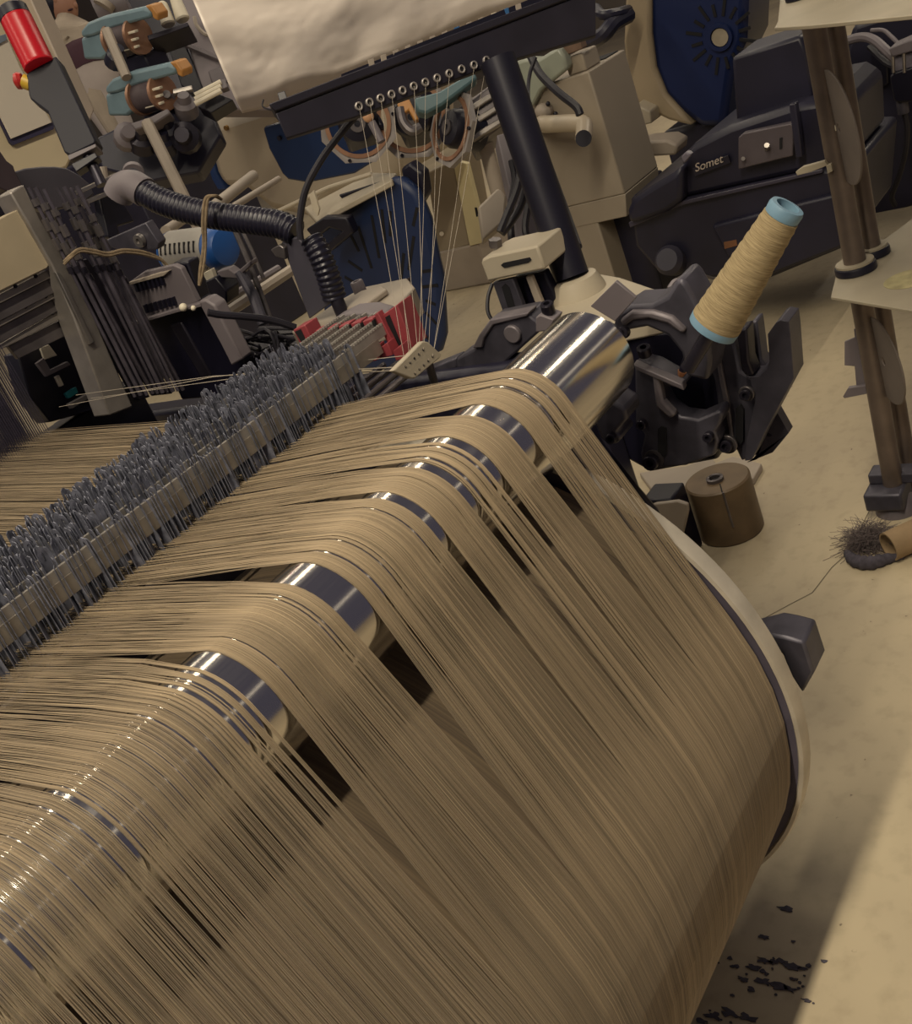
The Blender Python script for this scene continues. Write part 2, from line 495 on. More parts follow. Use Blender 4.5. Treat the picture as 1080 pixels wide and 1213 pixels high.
lead.sort(key=lambda q: q[0])
for q in lead[-130:]:
    part(bank, 'dropper', dropper_shape(MB(), *q), DROP)
for q in lead[:-130]: dropper_shape(rest, *q)
part(bank, 'dropper_rows', rest, DROP, kind='stuff', label='dense back rows of droppers')
BAR = M('bar_steel', '857e74', .45, .4, .2, 40)
part(bank, 'contact_bar', MB().bx((-1.3, .2895, .977), (-.05, .2925, .999)), BAR, .0006, label='pale front contact bar')
for r, y in enumerate(ROWY):
    mb = MB(); xe = .02 + r * .006
    mb.bx((-1.3, y - .0022, .996), (xe, y + .0022, 1.012))
    part(bank, 'contact_bar', mb, M('bar_grey', '8d8882', .45, .3, .15, 40), .0005)
    tm = MB(); k = -.115                                          # serrations on the free end
    while k < xe - .01:
        tm.box((k, y, 1.0125), (.003, .0054, .003)); k += .006
    part(bank, 'bar_teeth', tm, M('bar_grey', '8d8882'), kind='stuff')
for y in (.262, .29, .318, .346):
    part(bank, 'warp_rod', MB().cyl((-1.3, y, .940), (.0, y, .940), .0045, n=10), STEELD)

# red holder of the contact bars
red = thing('contact_holder', 'red plastic holders gripping the ends of the dropper bars', 'holder', (-.01, .36, .96))
def hollow(mb, lo, hi, wall):
    """box open on its -Y side, with walls"""
    (x0, y0, z0), (x1, y1, z1) = lo, hi
    a = [(x0, y0, z0), (x1, y0, z0), (x1, y0, z1), (x0, y0, z1)]
    b_ = [(x0 + wall, y0, z0 + wall), (x1 - wall, y0, z0 + wall), (x1 - wall, y0, z1 - wall), (x0 + wall, y0, z1 - wall)]
    c = [(x, y1 - wall, z) for x, y, z in b_]; d = [(x, y1, z) for x, y, z in a]
    fs = [(i, (i + 1) % 4, 4 + (i + 1) % 4, 4 + i) for i in range(4)] + [(4 + i, 4 + (i + 1) % 4, 8 + (i + 1) % 4, 8 + i) for i in range(4)] + [(8, 9, 10, 11)]
    fs += [(i, (i + 1) % 4, 12 + (i + 1) % 4, 12 + i) for i in range(4)] + [(12, 13, 14, 15)]
    return mb.add(a + b_ + c + d, fs)
big = [P(u, v, X=-.004) for u, v in ((453, 371), (462, 368), (493, 409), (490, 418), (471, 421))]
XR = -.030
def rbox(px, X, t, name='socket', slot=None, bev=.0012):
    o = part(red, name, XP(px, X, t), RED, bev)
    if slot: part(red, 'slot', XP(slot, X - .0008, .004), HOLE)
    return o
rbox([(443, 373), (447, 370), (470, 414), (464, 418)], -.030, .012, 'side_cheek')
rbox([(452, 374), (470, 361), (490, 412), (474, 424)], -.022, .036, 'end_block', [(456, 376), (461, 373), (476, 410), (470, 413)])
rbox([(347, 391), (361, 385), (370, 403), (356, 409)], -.0, .03, 'end_block', [(349, 393), (356, 390), (362, 403), (357, 406)])
for k, (u, v) in enumerate(((380, 395), (394, 392.5), (407.5, 390), (422, 387), (436, 384))):
    rbox([(u - 7, v - 3), (u + 5, v - 7), (u + 9, v + 5), (u - 2, v + 8)], .002 - .005 * k, .018, 'socket', [(u + 4, v - 4), (u + 6.5, v - 5), (u + 9.5, v + 4), (u + 7, v + 5)])
for u, v in ((431, 425), (443, 421), (456, 417), (472, 420)):
    rbox([(u - 7, v - 4), (u + 2, v - 11), (u + 9, v + 4), (u - 3, v + 8)], -.045, .02, 'lower_socket')

# perforated cream plate for the selvedge yarns
gp = thing('thread_guide_plate', 'small cream plate full of holes beside the red holders', 'guide plate', P(490, 445, Y=.2))
gpx = [(468, 440), (503, 405), (522, 421), (491, 448)]
GY = .205
part(gp, 'plate', YP([(466, 439), (474, 431), (501, 404), (507, 405), (523, 420), (521, 424), (492, 448), (487, 448)], GY, .010), CREAM, .0015)
part(gp, 'stem', MB().cyl(P(505, 420, Y=GY + .008), P(508, 430, Y=GY + .008) + Vector((.05, .05, -.06)), .006), STEELD)
hp = []; mb = MB()
for i in range(5):
    for j in range(2):
        s = (i + .5) / 5; u = 478 + 26 * s + j * 11; v = 437 - 25 * s + j * 8
        q = P(u, v, Y=GY - .0006); hp.append(P(u, v, Y=GY - .001))
        mb.lathe([(0, .0017), (.0012, .0017)], q, (0, 1, 0), 8)
part(gp, 'hole', mb, HOLE, kind='stuff')

# ------------------------------------------------------------------ overhead yarn rail on its post
t = thing('yarn_guide_rail', 'dark steel rail with a row of steel eyelets on a black post', 'rail', P(672, 345, D=1.84))
DL, DR = 1.66, 1.92
RA, RB = P(330, 145, D=DL), P(705, 20, D=DR)
rn = (RB - RA).cross(Vector((0, 0, 1))).normalized()
def rl(u, v):
    d = P(u, v, D=1.0) - Vector(CAM)
    return Vector(CAM) + d * ((RA - Vector(CAM)).dot(rn) / d.dot(rn))
RAILM = M('dark_rail_paint', '2a2833', .5, .2, .2, 15, .1)
face = [rl(*q) for q in ((326, 134), (705, -12), (706, 42), (577, 80), (420, 139), (339, 164))]
part(t, 'rail', MB().prism(face, FWD * .012), RAILM, .002)
topf = [rl(*q) for q in ((326, 133), (705, -13), (703, -22), (318, 124))]
part(t, 'rail_lip', MB().prism([q - FWD * .004 for q in topf], FWD * .05), RAILM, .002)
fn_ = (face[1] - face[0]).cross(face[5] - face[0]).normalized()
if fn_.dot(FWD) > 0: fn_ = -fn_
EYE = [(300 + a / 3, b / 3) for a, b in ((373, 378), (411, 364), (450, 350), (489, 336), (528, 322), (568, 307), (609, 293), (651, 278), (694, 262), (738, 246), (782, 232), (826, 215))]
EYEM = M('worn_eyelet_steel', '9a9490', .4, .3, .1, 40)
for u, v in EYE:
    c = rl(u, v)
    part(t, 'eyelet', MB().ring([(-.004, .0036), (.002, .0038), (.003, .0056), (.002, .0068), (-.004, .0068)], c + fn_ * .001, fn_, 20), EYEM)
    part(t, 'eyelet_hole', MB().lathe([(0, .0035), (.0008, .0035)], c + fn_ * .0012, fn_, 12), HOLE)
pb, pt_ = P(677, 328, D=1.86), P(589, 70, D=1.80)
part(t, 'post', MB().cyl(pb, pt_, .0300, n=32), M('black_post_paint', '1a1926', .42, .2, .15, 9))
part(t, 'collar', MB().lathe([(0, .055), (.03, .05), (.05, .042), (.052, .036)], pb - Vector((0, 0, .052)), (0, 0, 1), 32), CREAM)
part(t, 'collar_base', ZP([(630, 372), (645, 345), (700, 322), (735, 328), (806, 352), (790, 372), (730, 385), (680, 395)], .862, .03), CREAM, .004)
part(t, 'square_plate', XP([(699, 363), (729, 333), (753, 353), (728, 381)], .10, .006), GREY, .001)
# selvedge yarns from the eyelets to the cream plate
YARNW = M('white_selvedge_yarn', '9a9184', .8, 0, .1, 30)
names = ['first', 'second', 'third', 'fourth', 'fifth', 'sixth', 'seventh', 'eighth', 'ninth', 'tenth', 'eleventh', 'twelfth']
for k, (u, v) in enumerate(EYE):
    if k in (4, 9): continue
    a = rl(u, v) + fn_ * .003
    q = hp[min(k, 9)]
    mid = a * .5 + q * .5 + Vector((0, 0, -.004))
    solo('selvedge_yarn', f'thin white yarn hanging from the {names[k]} rail eyelet counted from the left', 'yarn', MB().tube([a, mid, q], .0004, 5), YARNW, group='white yarns below the eyelet rail')
ye = [(90, 468), (108, 472), (70, 482)]
for k, (u, v) in enumerate(ye):
    a = hp[k * 3]; q = P(u, v, Y=.98)
    solo('crossing_yarn', ('pale yarn crossing highest above the warp behind the droppers', 'pale yarn crossing in the middle above the warp behind the droppers', 'pale yarn crossing lowest above the warp behind the droppers')[k], 'yarn',
         MB().tube([a, a * .5 + q * .5 + Vector((0, 0, .012)), q], .0006, 5), YARNW, group='pale yarns crossing above the warp')

# ------------------------------------------------------------------ heald frames at the left edge
hw = MB()
for r in range(5):
    y = 1.0 + r * .022; x = -.55
    while x < -.165 + .0 * r:
        x += .0042
        hw.tube([(x, y, .93), (x + rnd.uniform(-.001, .001), y, 1.10), (x + .0, y, 1.30)], .0007, 4)
ob = solo('heald_wires', 'thick stand of fine steel heald wires at the left edge behind the warp', 'wires', hw, M('heald_wire_steel', '4a4656', .45, .5, .2, 50), kind='stuff')
pst = thing('harness_post', 'flat grey steel post rising left of the dark rods', 'post', P(140, 470, Y=.98))
part(pst, 'upright', YP([(12, 228), (28, 218), (47, 258), (75, 306), (96, 340), (158, 482), (130, 492), (88, 378), (62, 315), (32, 262)], .98, .05), ALU, .003)
part(pst, 'edge_strip', YP([(66, 322), (72, 324), (112, 405), (107, 408)], .972, .008), STEEL, .001)
PANEL = M('beige_panel_paint', 'a4977f', .55, 0, .1, 9)
solo('side_cover_panel', 'flat beige cover panel at the left edge above the aluminium frames', 'panel', YP([(-30, 275), (12, 252), (27, 246), (33, 262), (60, 312), (56, 318), (-30, 360)], .99, .02), PANEL, .002)
fr = [([(-30, 364), (60, 318), (64, 327), (-30, 375)], [(-30, 375), (64, 327), (72, 343), (-30, 396)]),
      ([(-30, 396), (72, 342), (75, 348), (-30, 403)], [(-30, 403), (75, 348), (80, 362), (-30, 424)]),
      ([(-30, 426), (80, 362), (84, 372), (10, 410)], [(10, 410), (84, 373), (90, 392), (22, 425)]),]
lab = ['uppermost aluminium heald frame under the beige panel at the left edge', 'second aluminium heald frame down below the beige panel', 'lowest aluminium heald frame just above the dark recess']
for k, (a, b_) in enumerate(fr):
    h = thing('heald_frame', lab[k], 'heald frame', P(a[0][0] + 60, a[0][1] - 20, Y=1.0), 'aluminium heald frames beside the post')
    part(h, 'rail', YP(a, 1.0 + .012 * k, .012), ALU, .001)
    part(h, 'web', YP(b_, 1.008 + .012 * k, .010), STEELD, .001)
    u0, v0 = a[1]
    for j in range(2):
        u = u0 - 18 - 24 * j; v = v0 + 9 + 12 * j
        part(h, 'rivet', MB().lathe([(0, .004), (.003, .003)], P(u, v, Y=1.0 + .012 * k), (0, -1, 0), 8), DARKSTEEL)
# recess with small bits below the frames
rc = thing('harness_recess_box', 'dark recess box with small plates below the heald frames', 'box', P(100, 470, Y=1.12))
part(rc, 'body', YP([(20, 418), (92, 388), (134, 480), (60, 500), (36, 470)], 1.12, .05), BLACK, .003)
part(rc, 'white_tag', YP([(48, 412), (58, 408), (68, 421), (53, 426)], 1.10, .006), WHITE, .001)
part(rc, 'teal_clip', YP([(78, 466), (90, 458), (93, 465), (82, 472)], 1.10, .01), M('teal_plastic', '1f7f86', .5), .001)
part(rc, 'pin', YP([(66, 446), (70, 444), (76, 456), (72, 458)], 1.10, .008), WHITE, .001)
part(rc, 'clip', YP([(44, 430), (52, 424), (60, 438), (80, 428), (84, 432), (56, 446)], 1.09, .01), GREY, .001)
part(rc, 'lower_bar', YP([(82, 478), (116, 460), (119, 464), (86, 484)], 1.08, .012), STEELD, .001)

# rods with adjusters
rk = thing('harness_rod_rack', 'rack of dark vertical lifting rods with adjuster nuts right of the grey post', 'rods', P(190, 470, Y=.93))
RODM = M('oiled_rod_steel', '5d5862', .4, .6, .25, 40)
tops = [(34, 222), (42, 222), (52, 224), (58, 240), (68, 222), (76, 221), (84, 222), (91, 220), (97, 232), (104, 250)]
bots = [(160, 470), (167, 468), (174, 468), (181, 466), (187, 466), (193, 465), (199, 465), (205, 464), (211, 463), (217, 462)]
for k in range(10):
    yy = .95 - .012 * (k % 3)
    a = P(*tops[k], Y=yy); q = P(*bots[k], Y=yy)
    rd = part(rk, 'rod', MB().cyl(q, a, .0032 + .0012 * (k % 2), n=8), RODM)
    ax = (q - a).normalized()
    for j, s in enumerate((.05 + .02 * (k % 3), .14 + .012 * (k % 4), .23 + .02 * (k % 3))):
        c = a + (q - a) * s
        part(rd, 'nut', MB().cyl(c, c + ax * (.020 if j else .012), .0066, n=6), STEELD)
    part(rd, 'coupling', MB().cyl(a + (q - a) * .36, a + (q - a) * .39, .0056, n=10), DARKSTEEL)
t = thing('harness_rod_channel', 'pair of dark channel bars between the post and the rods', 'bars', P(170, 470, Y=1.0))
part(t, 'channel', YP([(74, 316), (86, 312), (178, 470), (166, 474)], 1.0, .02), DARKSTEEL, .002)
part(t, 'channel', YP([(90, 310), (104, 306), (205, 466), (186, 468)], .99, .02), DARKSTEEL, .002)
# ------------------------------------------------------------------ castings round the end of the roller
rb = thing('roller_bearing_casting', 'dark arched iron casting holding the right end of the roller', 'casting', P(770, 440, X=.16))
part(rb, 'arch', XP([(726, 384), (729, 372), (745, 362), (770, 361), (789, 351), (799, 334), (806, 329), (814, 338), (824, 356), (838, 386), (842, 430), (838, 452), (812, 446), (806, 418), (790, 398), (766, 388), (744, 392), (733, 400)], .13, .06), CAST, .006)
part(rb, 'arch_rib', XP([(733, 380), (747, 369), (772, 369), (795, 376), (812, 392), (806, 396), (790, 384), (768, 378), (748, 380), (738, 388)], .122, .02), CASTL, .004)
part(rb, 'shadow_plate', XP([(690, 470), (716, 420), (736, 398), (790, 392), (846, 420), (868, 470), (850, 545), (770, 560), (735, 540), (700, 510)], .24, .03), BLACK, .006)  # black plate standing in for the shadow behind the castings
for u, v, r in ((740, 393, 7.5),):
    bolt(rb, P(u, v, X=.118), (-1, -.1, .25), px_r(r, 1.5))
part(rb, 'lug', XP([(690, 486), (700, 476), (722, 474), (740, 485), (742, 498), (728, 512), (736, 520), (728, 528), (712, 522), (706, 505), (692, 500)], .08, .05), CAST, .005)
bolt(rb, P(725, 518, X=.078), (-1, -.2, .2), px_r(7, 1.45))
part(rb, 'cap_wire', MB().tube(smooth_path([P(796, 338, D=1.6), P(806, 328, D=1.62), P(822, 324, D=1.64), P(846, 330, D=1.66)], 6), .0022, 6), STEELD)
part(rb, 'cap_piece', MB().tube(smooth_path([P(793, 342, D=1.55), P(799, 334, D=1.55), P(806, 333, D=1.55), P(811, 341, D=1.55), P(816, 358, D=1.55)], 5), .0045, 8), CASTL)
# post bracket cluster on the left of the post
pc = thing('post_clamp_block', 'cream clamp block with a slot beside the foot of the black post', 'clamp', P(610, 370, X=.34))
part(pc, 'block', XP([(569, 311), (571, 307), (580, 303), (636, 291), (646, 319), (577, 334)], .32, .085), CREAM, .004)
part(pc, 'slot', XP([(593, 314), (596, 311.5), (627, 305), (629, 308), (626, 311), (597, 317.5)], .3185, .006), HOLE)
part(pc, 'nut', MB().cyl(P(587, 292, X=.36), P(587, 286, X=.36) + Vector((0, 0, .004)), px_r(8, 1.85), n=6), STEELD)
part(pc, 'slotted_plate', XP([(583, 335), (607, 330), (625, 378), (599, 380)], .33, .012), CAST, .002)
part(pc, 'plate_slot', XP([(594, 340), (598, 336), (603, 341), (612, 372), (608, 376), (603, 370)], .3285, .006), HOLE)
part(pc, 'dark_web', XP([(606, 330), (644, 322), (664, 364), (640, 380), (612, 378)], .36, .02), BLACK, .003)
part(pc, 'light_bar', XP([(622, 328), (629, 327), (646, 368), (638, 371)], .34, .01), CREAMD, .002)
part(pc, 'cable', MB().tube(smooth_path([P(583, 336, D=1.95), P(578, 352, D=1.95), P(578, 370, D=1.95), P(586, 384, D=1.95)], 5), .0035, 8), RUBBER)
ar = thing('roller_lever_arm', 'dark grey bent lever arm lying left of the roller end', 'lever', P(600, 420, X=.22))
part(ar, 'arm', XP([(540, 437), (540, 425), (562, 413), (566, 398), (580, 380), (624, 371), (627, 374), (642, 386), (640, 392), (600, 428), (596, 434)], .20, .05), CAST, .004)
part(ar, 'top_strip', XP([(559, 413), (567, 397), (580, 379), (626, 370), (624, 375), (584, 385), (573, 401), (571, 412)], .195, .03), CASTL, .002)
part(ar, 'boss', MB().cyl(P(610, 393, X=.205), P(610, 393, X=.205) - Vector((.012, 0, 0)), px_r(11.5, 1.68), n=24), CASTL, .002)
part(ar, 'foot_strip', XP([(486, 446), (540, 424), (541, 436), (500, 450)], .20, .03), CAST, .003)
sb = thing('roller_screw', 'dark socket screw on a small block just left of the polished roller end', 'screw', P(650, 380, D=1.62))
part(sb, 'block', XP([(634, 376), (640, 373), (656, 379), (650, 392), (634, 394)], .13, .03), GREY, .002)
bolt(sb, P(650, 370, D=1.6), (-.2, -.2, 1), px_r(8, 1.62), h=.016)

# slotted bracket and forked bracket
ba = thing('slotted_bracket', 'dark iron bracket with a slot and bolts below the roller end', 'bracket', P(800, 550, X=.17))
part(ba, 'body', XP([(751, 432), (753, 428), (774, 434), (806, 452), (811, 456), (806, 461), (782, 456), (784, 470), (792, 484), (806, 494), (826, 497), (852, 486), (856, 492), (852, 504), (846, 512), (850, 522), (846, 540), (812, 552), (770, 556), (760, 548), (758, 538), (763, 515), (752, 503), (752, 480)], .17, .035), CAST, .004)
part(ba, 'top_plate', MB().prism([P(750, 431, X=.155), P(754, 425, X=.175), P(812, 449, X=.175), P(808, 456, X=.155)], (0, 0, -.010)), CASTL, .002)
part(ba, 'rib', XP([(771, 440), (778, 442), (785, 476), (800, 492), (793, 497), (776, 482)], .158, .016), CASTL, .004)
part(ba, 'slot', XP([(779, 508), (783, 505), (789, 507), (790, 536), (786, 541), (779, 538)], .1685, .004), HOLE)
for u, v, r, ax in ((764, 420, 8.5, (-.25, -.2, 1)), (773, 545, 10, (-1, -.15, .15)), (761, 501, 6.5, (-1, -.1, .1)), (840, 516, 6.5, (-1, -.1, .1))):
    o = bolt(ba, P(u, v, X=.166), ax, px_r(r, 1.55))
part(ba, 'washer', MB().cyl(P(775, 543, X=.170), P(775, 543, X=.170) - Vector((.004, 0, 0)), px_r(13, 1.55), n=24), STEELD)
rod = thing('oil_nipple', 'thin black oil pipe with a copper nipple standing on the slotted bracket', 'pipe', P(808, 446, X=.16))
a, q = P(808, 440, X=.155), P(822, 398, X=.155)
part(rod, 'sleeve', MB().cyl(a, a + (q - a) * .75, px_r(4.6, 1.5), n=12), BLACK)
part(rod, 'pipe', MB().cyl(a + (q - a) * .75, q + (q - a) * .5, px_r(2.6, 1.5), n=10), RUBBER)
part(rod, 'nipple', MB().cyl(a + (q - a) * .02, a - (q - a) * .12, px_r(6, 1.5), px_r(4, 1.5), n=6), M('copper_nipple', 'b07a58', .4, .6, .1, 20))

fk = thing('fork_bracket', 'dark iron bracket ending in an upright open fork', 'bracket', P(880, 545, X=.22))
part(fk, 'arm', XP([(826, 394), (868, 402), (877, 440), (893, 450), (899, 470), (906, 490), (893, 520), (886, 543), (878, 547), (872, 534), (858, 520), (852, 500), (846, 452)], .215, .03), CAST, .004)
part(fk, 'arm_ridge', XP([(842, 398), (847, 398), (862, 470), (870, 528), (866, 528), (856, 474)], .211, .01), CASTL, .002)
fo = part(fk, 'fork', XP([(880, 441), (886, 446), (899, 446), (908, 438), (911, 428), (909, 396), (919, 382), (924, 379), (934, 381), (936, 396), (940, 448), (925, 476), (908, 508), (890, 545), (882, 546), (884, 520), (894, 476), (888, 450)], .20, .045), CAST, .004)
part(fk, 'inner_prong', XP([(872, 396), (876, 391), (884, 389), (887, 428), (893, 444), (886, 446), (878, 440)], .198, .03), DARKSTEEL, .003)
part(fk, 'rear_prong', XP([(885, 392), (890, 381), (896, 380), (899, 402), (902, 426), (909, 436), (900, 443), (890, 438), (886, 420)], .235, .03), CAST, .003)
part(fk, 'slot', XP([(871, 484), (876, 480), (880, 486), (880, 522), (875, 530), (871, 520)], .2085, .006), HOLE)
part(fk, 'foot', XP([(896, 544), (908, 512), (920, 488), (934, 513), (915, 536), (890, 546)], .25, .02), CAST, .003)
part(fk, 'foot_hole', MB().cyl(P(911, 514, X=.2495), P(911, 514, X=.256), px_r(3.5, 1.6), n=12), HOLE)
for u, v, r, rw in ((884, 466, 7, 10), (861, 526, 8.5, 13.5)):
    part(fk, 'washer', MB().cyl(P(u + 1, v - 1, X=.200), P(u + 1, v - 1, X=.200) - Vector((.005, 0, 0)), px_r(rw, 1.5), n=24), STEELD, .001)
    bolt(fk, P(u, v, X=.196), (-1, -.15, .15), px_r(r, 1.5))
part(fk, 'frame_link', MB().tube([P(800, 500, X=.27), P(800, 500, X=.27) + Vector((.02, .25, -.05))], .03, 12), CAST)

# cone of yarn on its peg
B0, T0 = P(845, 387, D=1.42), P(933, 244, D=1.31)
axc = (T0 - B0); Lc = axc.length; axc.normalize()
cn = thing('yarn_cone', 'tan yarn cone on a light blue tube leaning over the fork bracket', 'yarn cone', B0)
rb0, rt0 = px_r(29, 1.42), px_r(21, 1.31)
BLUE = M('pale_blue_tube', '6b8ca2', .5, 0, .08, 30)
def crad(h): return rb0 + (rt0 - rb0) * h / Lc
part(cn, 'tube', MB().ring([(-.004, crad(0) - .004), (-.003, crad(0) + .0012), (.006, crad(0) + .0018), (Lc * .1, crad(0) - .002), (Lc * .9, crad(Lc) - .004), (Lc - .014, crad(Lc) + .0006), (Lc - .004, crad(Lc) + .0012), (Lc, crad(Lc) - .0004), (Lc + .0005, crad(Lc) - .006), (Lc * .6, crad(Lc) - .007), (.0, crad(0) - .010)], B0, axc, 48), BLUE)
cy = bpy.data.materials.new('cross_wound_yarn'); cy.use_nodes = True
nt = cy.node_tree; b = nt.nodes['Principled BSDF']
tc = nt.nodes.new('ShaderNodeTexCoord'); n = nt.nodes.new('ShaderNodeTexNoise'); n.inputs['Scale'].default_value = 1; n.inputs['Detail'].default_value = 5
rot = axc.rotation_difference(Vector((0, 0, 1))).to_euler()
mp0 = nt.nodes.new('ShaderNodeMapping'); mp0.inputs['Rotation'].default_value = rot
mp = nt.nodes.new('ShaderNodeMapping'); mp.inputs['Scale'].default_value = (45, 45, 700); mp.inputs['Rotation'].default_value = (.22, .0, 0)
nt.links.new(tc.outputs['Object'], mp0.inputs['Vector']); nt.links.new(mp0.outputs['Vector'], mp.inputs['Vector']); nt.links.new(mp.outputs['Vector'], n.inputs['Vector'])
rp = nt.nodes.new('ShaderNodeValToRGB'); rp.color_ramp.elements[0].position = .3; rp.color_ramp.elements[1].position = .7
rp.color_ramp.elements[0].color = lin('7d6d50') + [1]; rp.color_ramp.elements[1].color = lin('a4936f') + [1]
nt.links.new(n.outputs['Fac'], rp.inputs['Fac']); nt.links.new(rp.outputs['Color'], b.inputs['Base Color']); b.inputs['Roughness'].default_value = .85
bp = nt.nodes.new('ShaderNodeBump'); bp.inputs['Strength'].default_value = .6; bp.inputs['Distance'].default_value = .001
nt.links.new(n.outputs['Fac'], bp.inputs['Height']); nt.links.new(bp.outputs['Normal'], b.inputs['Normal'])
prof = [(.006, crad(.006) - .002)] + [(.0075 + (Lc - .0225) * i / 30, crad(Lc * i / 30) + .0016 + .0006 * math.sin(i * 2.3)) for i in range(31)] + [(Lc - .014, crad(Lc) - .002)]
part(cn, 'wound_yarn', MB().lathe(prof, B0, axc, 48), cy)
part(cn, 'peg', MB().cyl(B0 - axc * .07, B0 + axc * .08, .010, n=14), DARKSTEEL)

# ------------------------------------------------------------------ floor objects on the right
fp = [P(u, v, Z=.02) for u, v in ((757, 560), (776, 556), (812, 552), (842, 541), (848, 548), (868, 540), (902, 549), (892, 566), (860, 590), (800, 600), (778, 588))]
o = solo('foot_plate', 'flat cream foot plate on the floor behind the tan round weight', 'plate', MB().prism(fp, (0, 0, -.02)), CREAMD, .003)
lg = thing('frame_foot', 'dark upright foot of the loom frame beside the tan round weight', 'foot', P(826, 655, Z=0))
part(lg, 'cheek_plate', XP([(766, 601), (776, 597), (802, 594), (814, 598), (815, 606), (808, 636), (796, 626), (784, 612)], P(826, 655, Z=0).x - .07, .012), CREAMD, .003, label='small white cheek plate')
part(lg, 'block', MB().box(P(826, 655, Z=0) + Vector((.0, .04, .09)), (.08, .08, .18)), BLACK, .006)
wc = P(867, 628, Z=0); ztop = P(858, 566, X=wc.x).z; wr = .079
RUST = M('tan_rusted_paint', '63523d', .5, .1, .25, 14, .1)
wt = thing('round_weight', 'tan painted round iron weight standing on the floor', 'weight', wc)
part(wt, 'body', MB().lathe([(0, wr - .003), (.004, wr), (ztop - .004, wr), (ztop, wr - .004)], wc, (0, 0, 1), 40), RUST)
tc_ = wc + Vector((0, 0, ztop))
part(wt, 'hub', MB().ring([(-.002, .013), (.008, .013), (.010, .016), (.008, .021), (-.002, .021)], tc_ + Vector((-.01, .0, .0)), (0, 0, 1), 24), STEELD)
part(wt, 'hub_hole', MB().cyl(tc_ + Vector((-.01, 0, 0)), tc_ + Vector((-.01, 0, .002)), .0128, n=16), HOLE)
part(wt, 'weld_seam', MB().tube([wc + Vector((-wr * .86, -wr * .53, ztop * .35)), wc + Vector((-wr * .86, -wr * .53, ztop))], .003, 6), STEELD)
part(wt, 'top_groove', MB().tube([tc_ + Vector((-.03, -.02, .0)), tc_ + Vector((-wr * .85, -wr * .5, .0))], .0016, 6), HOLE)

# stand with two round poles, plates and discs
SX = 1.07
POLE = M('worn_pole_steel', '6c6058', .42, .45, .22, 14, .1)
st = thing('pole_stand', 'tall stand of two worn steel poles with pale plates and hanging discs', 'stand', P(1060, 605, Z=0))
a0 = P(1062, 596, X=SX); a1 = P(962, 20, X=SX); dr = (a1 - a0).normalized()
part(st, 'pole', MB().cyl(a0 - dr * .02, a1 + dr * .25, .0225, n=20), POLE)
0 and part(st, 'pole_groove', MB().cyl(a0 + Vector((-.0185, -.013, 0)) + dr * .15, a1 + Vector((-.0185, -.013, 0)) + dr * .22, .0025, n=6), DARKSTEEL)
off = P(1031, 285, X=SX + .08) - (a0 + dr * ((P(1031, 285, X=SX + .08).z - a0.z) / dr.z))
part(st, 'rear_pole', MB().cyl(a0 - dr * .02 + off, a1 + dr * .25 + off, .0185, n=18), POLE)
PLATE = M('pale_plate', '9b927f', .5, .05, .12, 7)
lp = [P(u, v, Z=.585) for u, v in ((984, 352), (985, 346), (990, 326), (998, 320), (1084, 256), (1290, 300), (1270, 430), (1080, 368))]
part(st, 'lower_plate', MB().prism(lp, (0, 0, -.006)), PLATE, .001)
zu = P(952, -4, X=SX).z
up = [P(u, v, Z=zu) for u, v in ((917, 33), (921, 26), (930, -60), (1140, -110), (1250, -30), (1080, 18), (960, 30))]
part(st, 'upper_plate', MB().prism(up, (0, 0, -.006)), PLATE, .001)
part(st, 'yellow_patch', MB().lathe([(0, .05), (.0006, .05)], P(1078, 330, Z=.5852), (0, 0, 1), 20), M('dull_yellow', 'a39a72', .6, 0, .3, 30))  # thin round yellowish patch on the lower plate
def coll(c, r, n1='collar'):
    part(st, n1, MB().lathe([(0, r), (.012, r), (.016, r * .96)], c, (0, 0, 1), 28), BLACK, .001)
    part(st, 'washer', MB().lathe([(.0165, r * .92), (.021, r * .92), (.021, r * .55)], c, (0, 0, 1), 28), PLATE, label='pale washer on the black collar')
pc1 = a0 + dr * ((.585 - a0.z) / dr.z); coll(Vector((pc1.x, pc1.y, .586)), .042)
coll(Vector((pc1.x, pc1.y, .586)) + off, .036)
pc2 = a0 + dr * ((zu - a0.z) / dr.z); coll(Vector((pc2.x, pc2.y, zu + .001)), .042, 'upper_collar')
def disc(cu, cv, X, r, th, mat, name, tilt, hu=None):
    c = P(cu, cv, X=X)
    vd = Vector((c.x - CAM[0], c.y - CAM[1], 0)).normalized()
    rm = Matrix.Rotation(math.radians(tilt), 3, 'Z')
    nrm = rm @ vd.cross(Vector((0, 0, 1)))
    o = part(st, name, MB().ring([(-th / 2, .010), (-th / 2, r), (th / 2, r), (th / 2, .010)], c, nrm, 44), mat, .001)
    return c, nrm
DISC = M('greyed_disc_board', '6f6660', .6, 0, .12, 10)
c, nrm = disc(994, 152, SX - .03, .112, .004, DISC, 'disc', 15)
part(st, 'disc_hole', MB().ring([(-.004, .008), (-.004, .015), (.004, .015), (.004, .008)], c - nrm.cross(Vector((0, 0, 1))) * .03, nrm, 20), WHITE, label='pale bushing in the disc')
disc(1047, 428, SX - .03, .098, .004, DISC, 'disc', 18)
part(st, 'clip', XP([(942, 204), (950, 198), (976, 191), (980, 196), (960, 204), (944, 208)], SX - .03, .012), PLATE, .001)
part(st, 'clip', XP([(978, 196), (984, 194), (986, 203), (980, 206)], SX - .03, .01), PLATE, .001)
part(st, 'sensor_bracket', XP([(1000, 405), (1012, 400), (1011, 390), (1017, 390), (1024, 425), (1030, 458), (1014, 458), (1012, 434), (1000, 433)], SX + .01, .006), GREY, .001)
part(st, 'bracket_foot', XP([(998, 470), (1004, 460), (1030, 456), (1030, 466), (1000, 472)], SX, .012), GREY, .001)
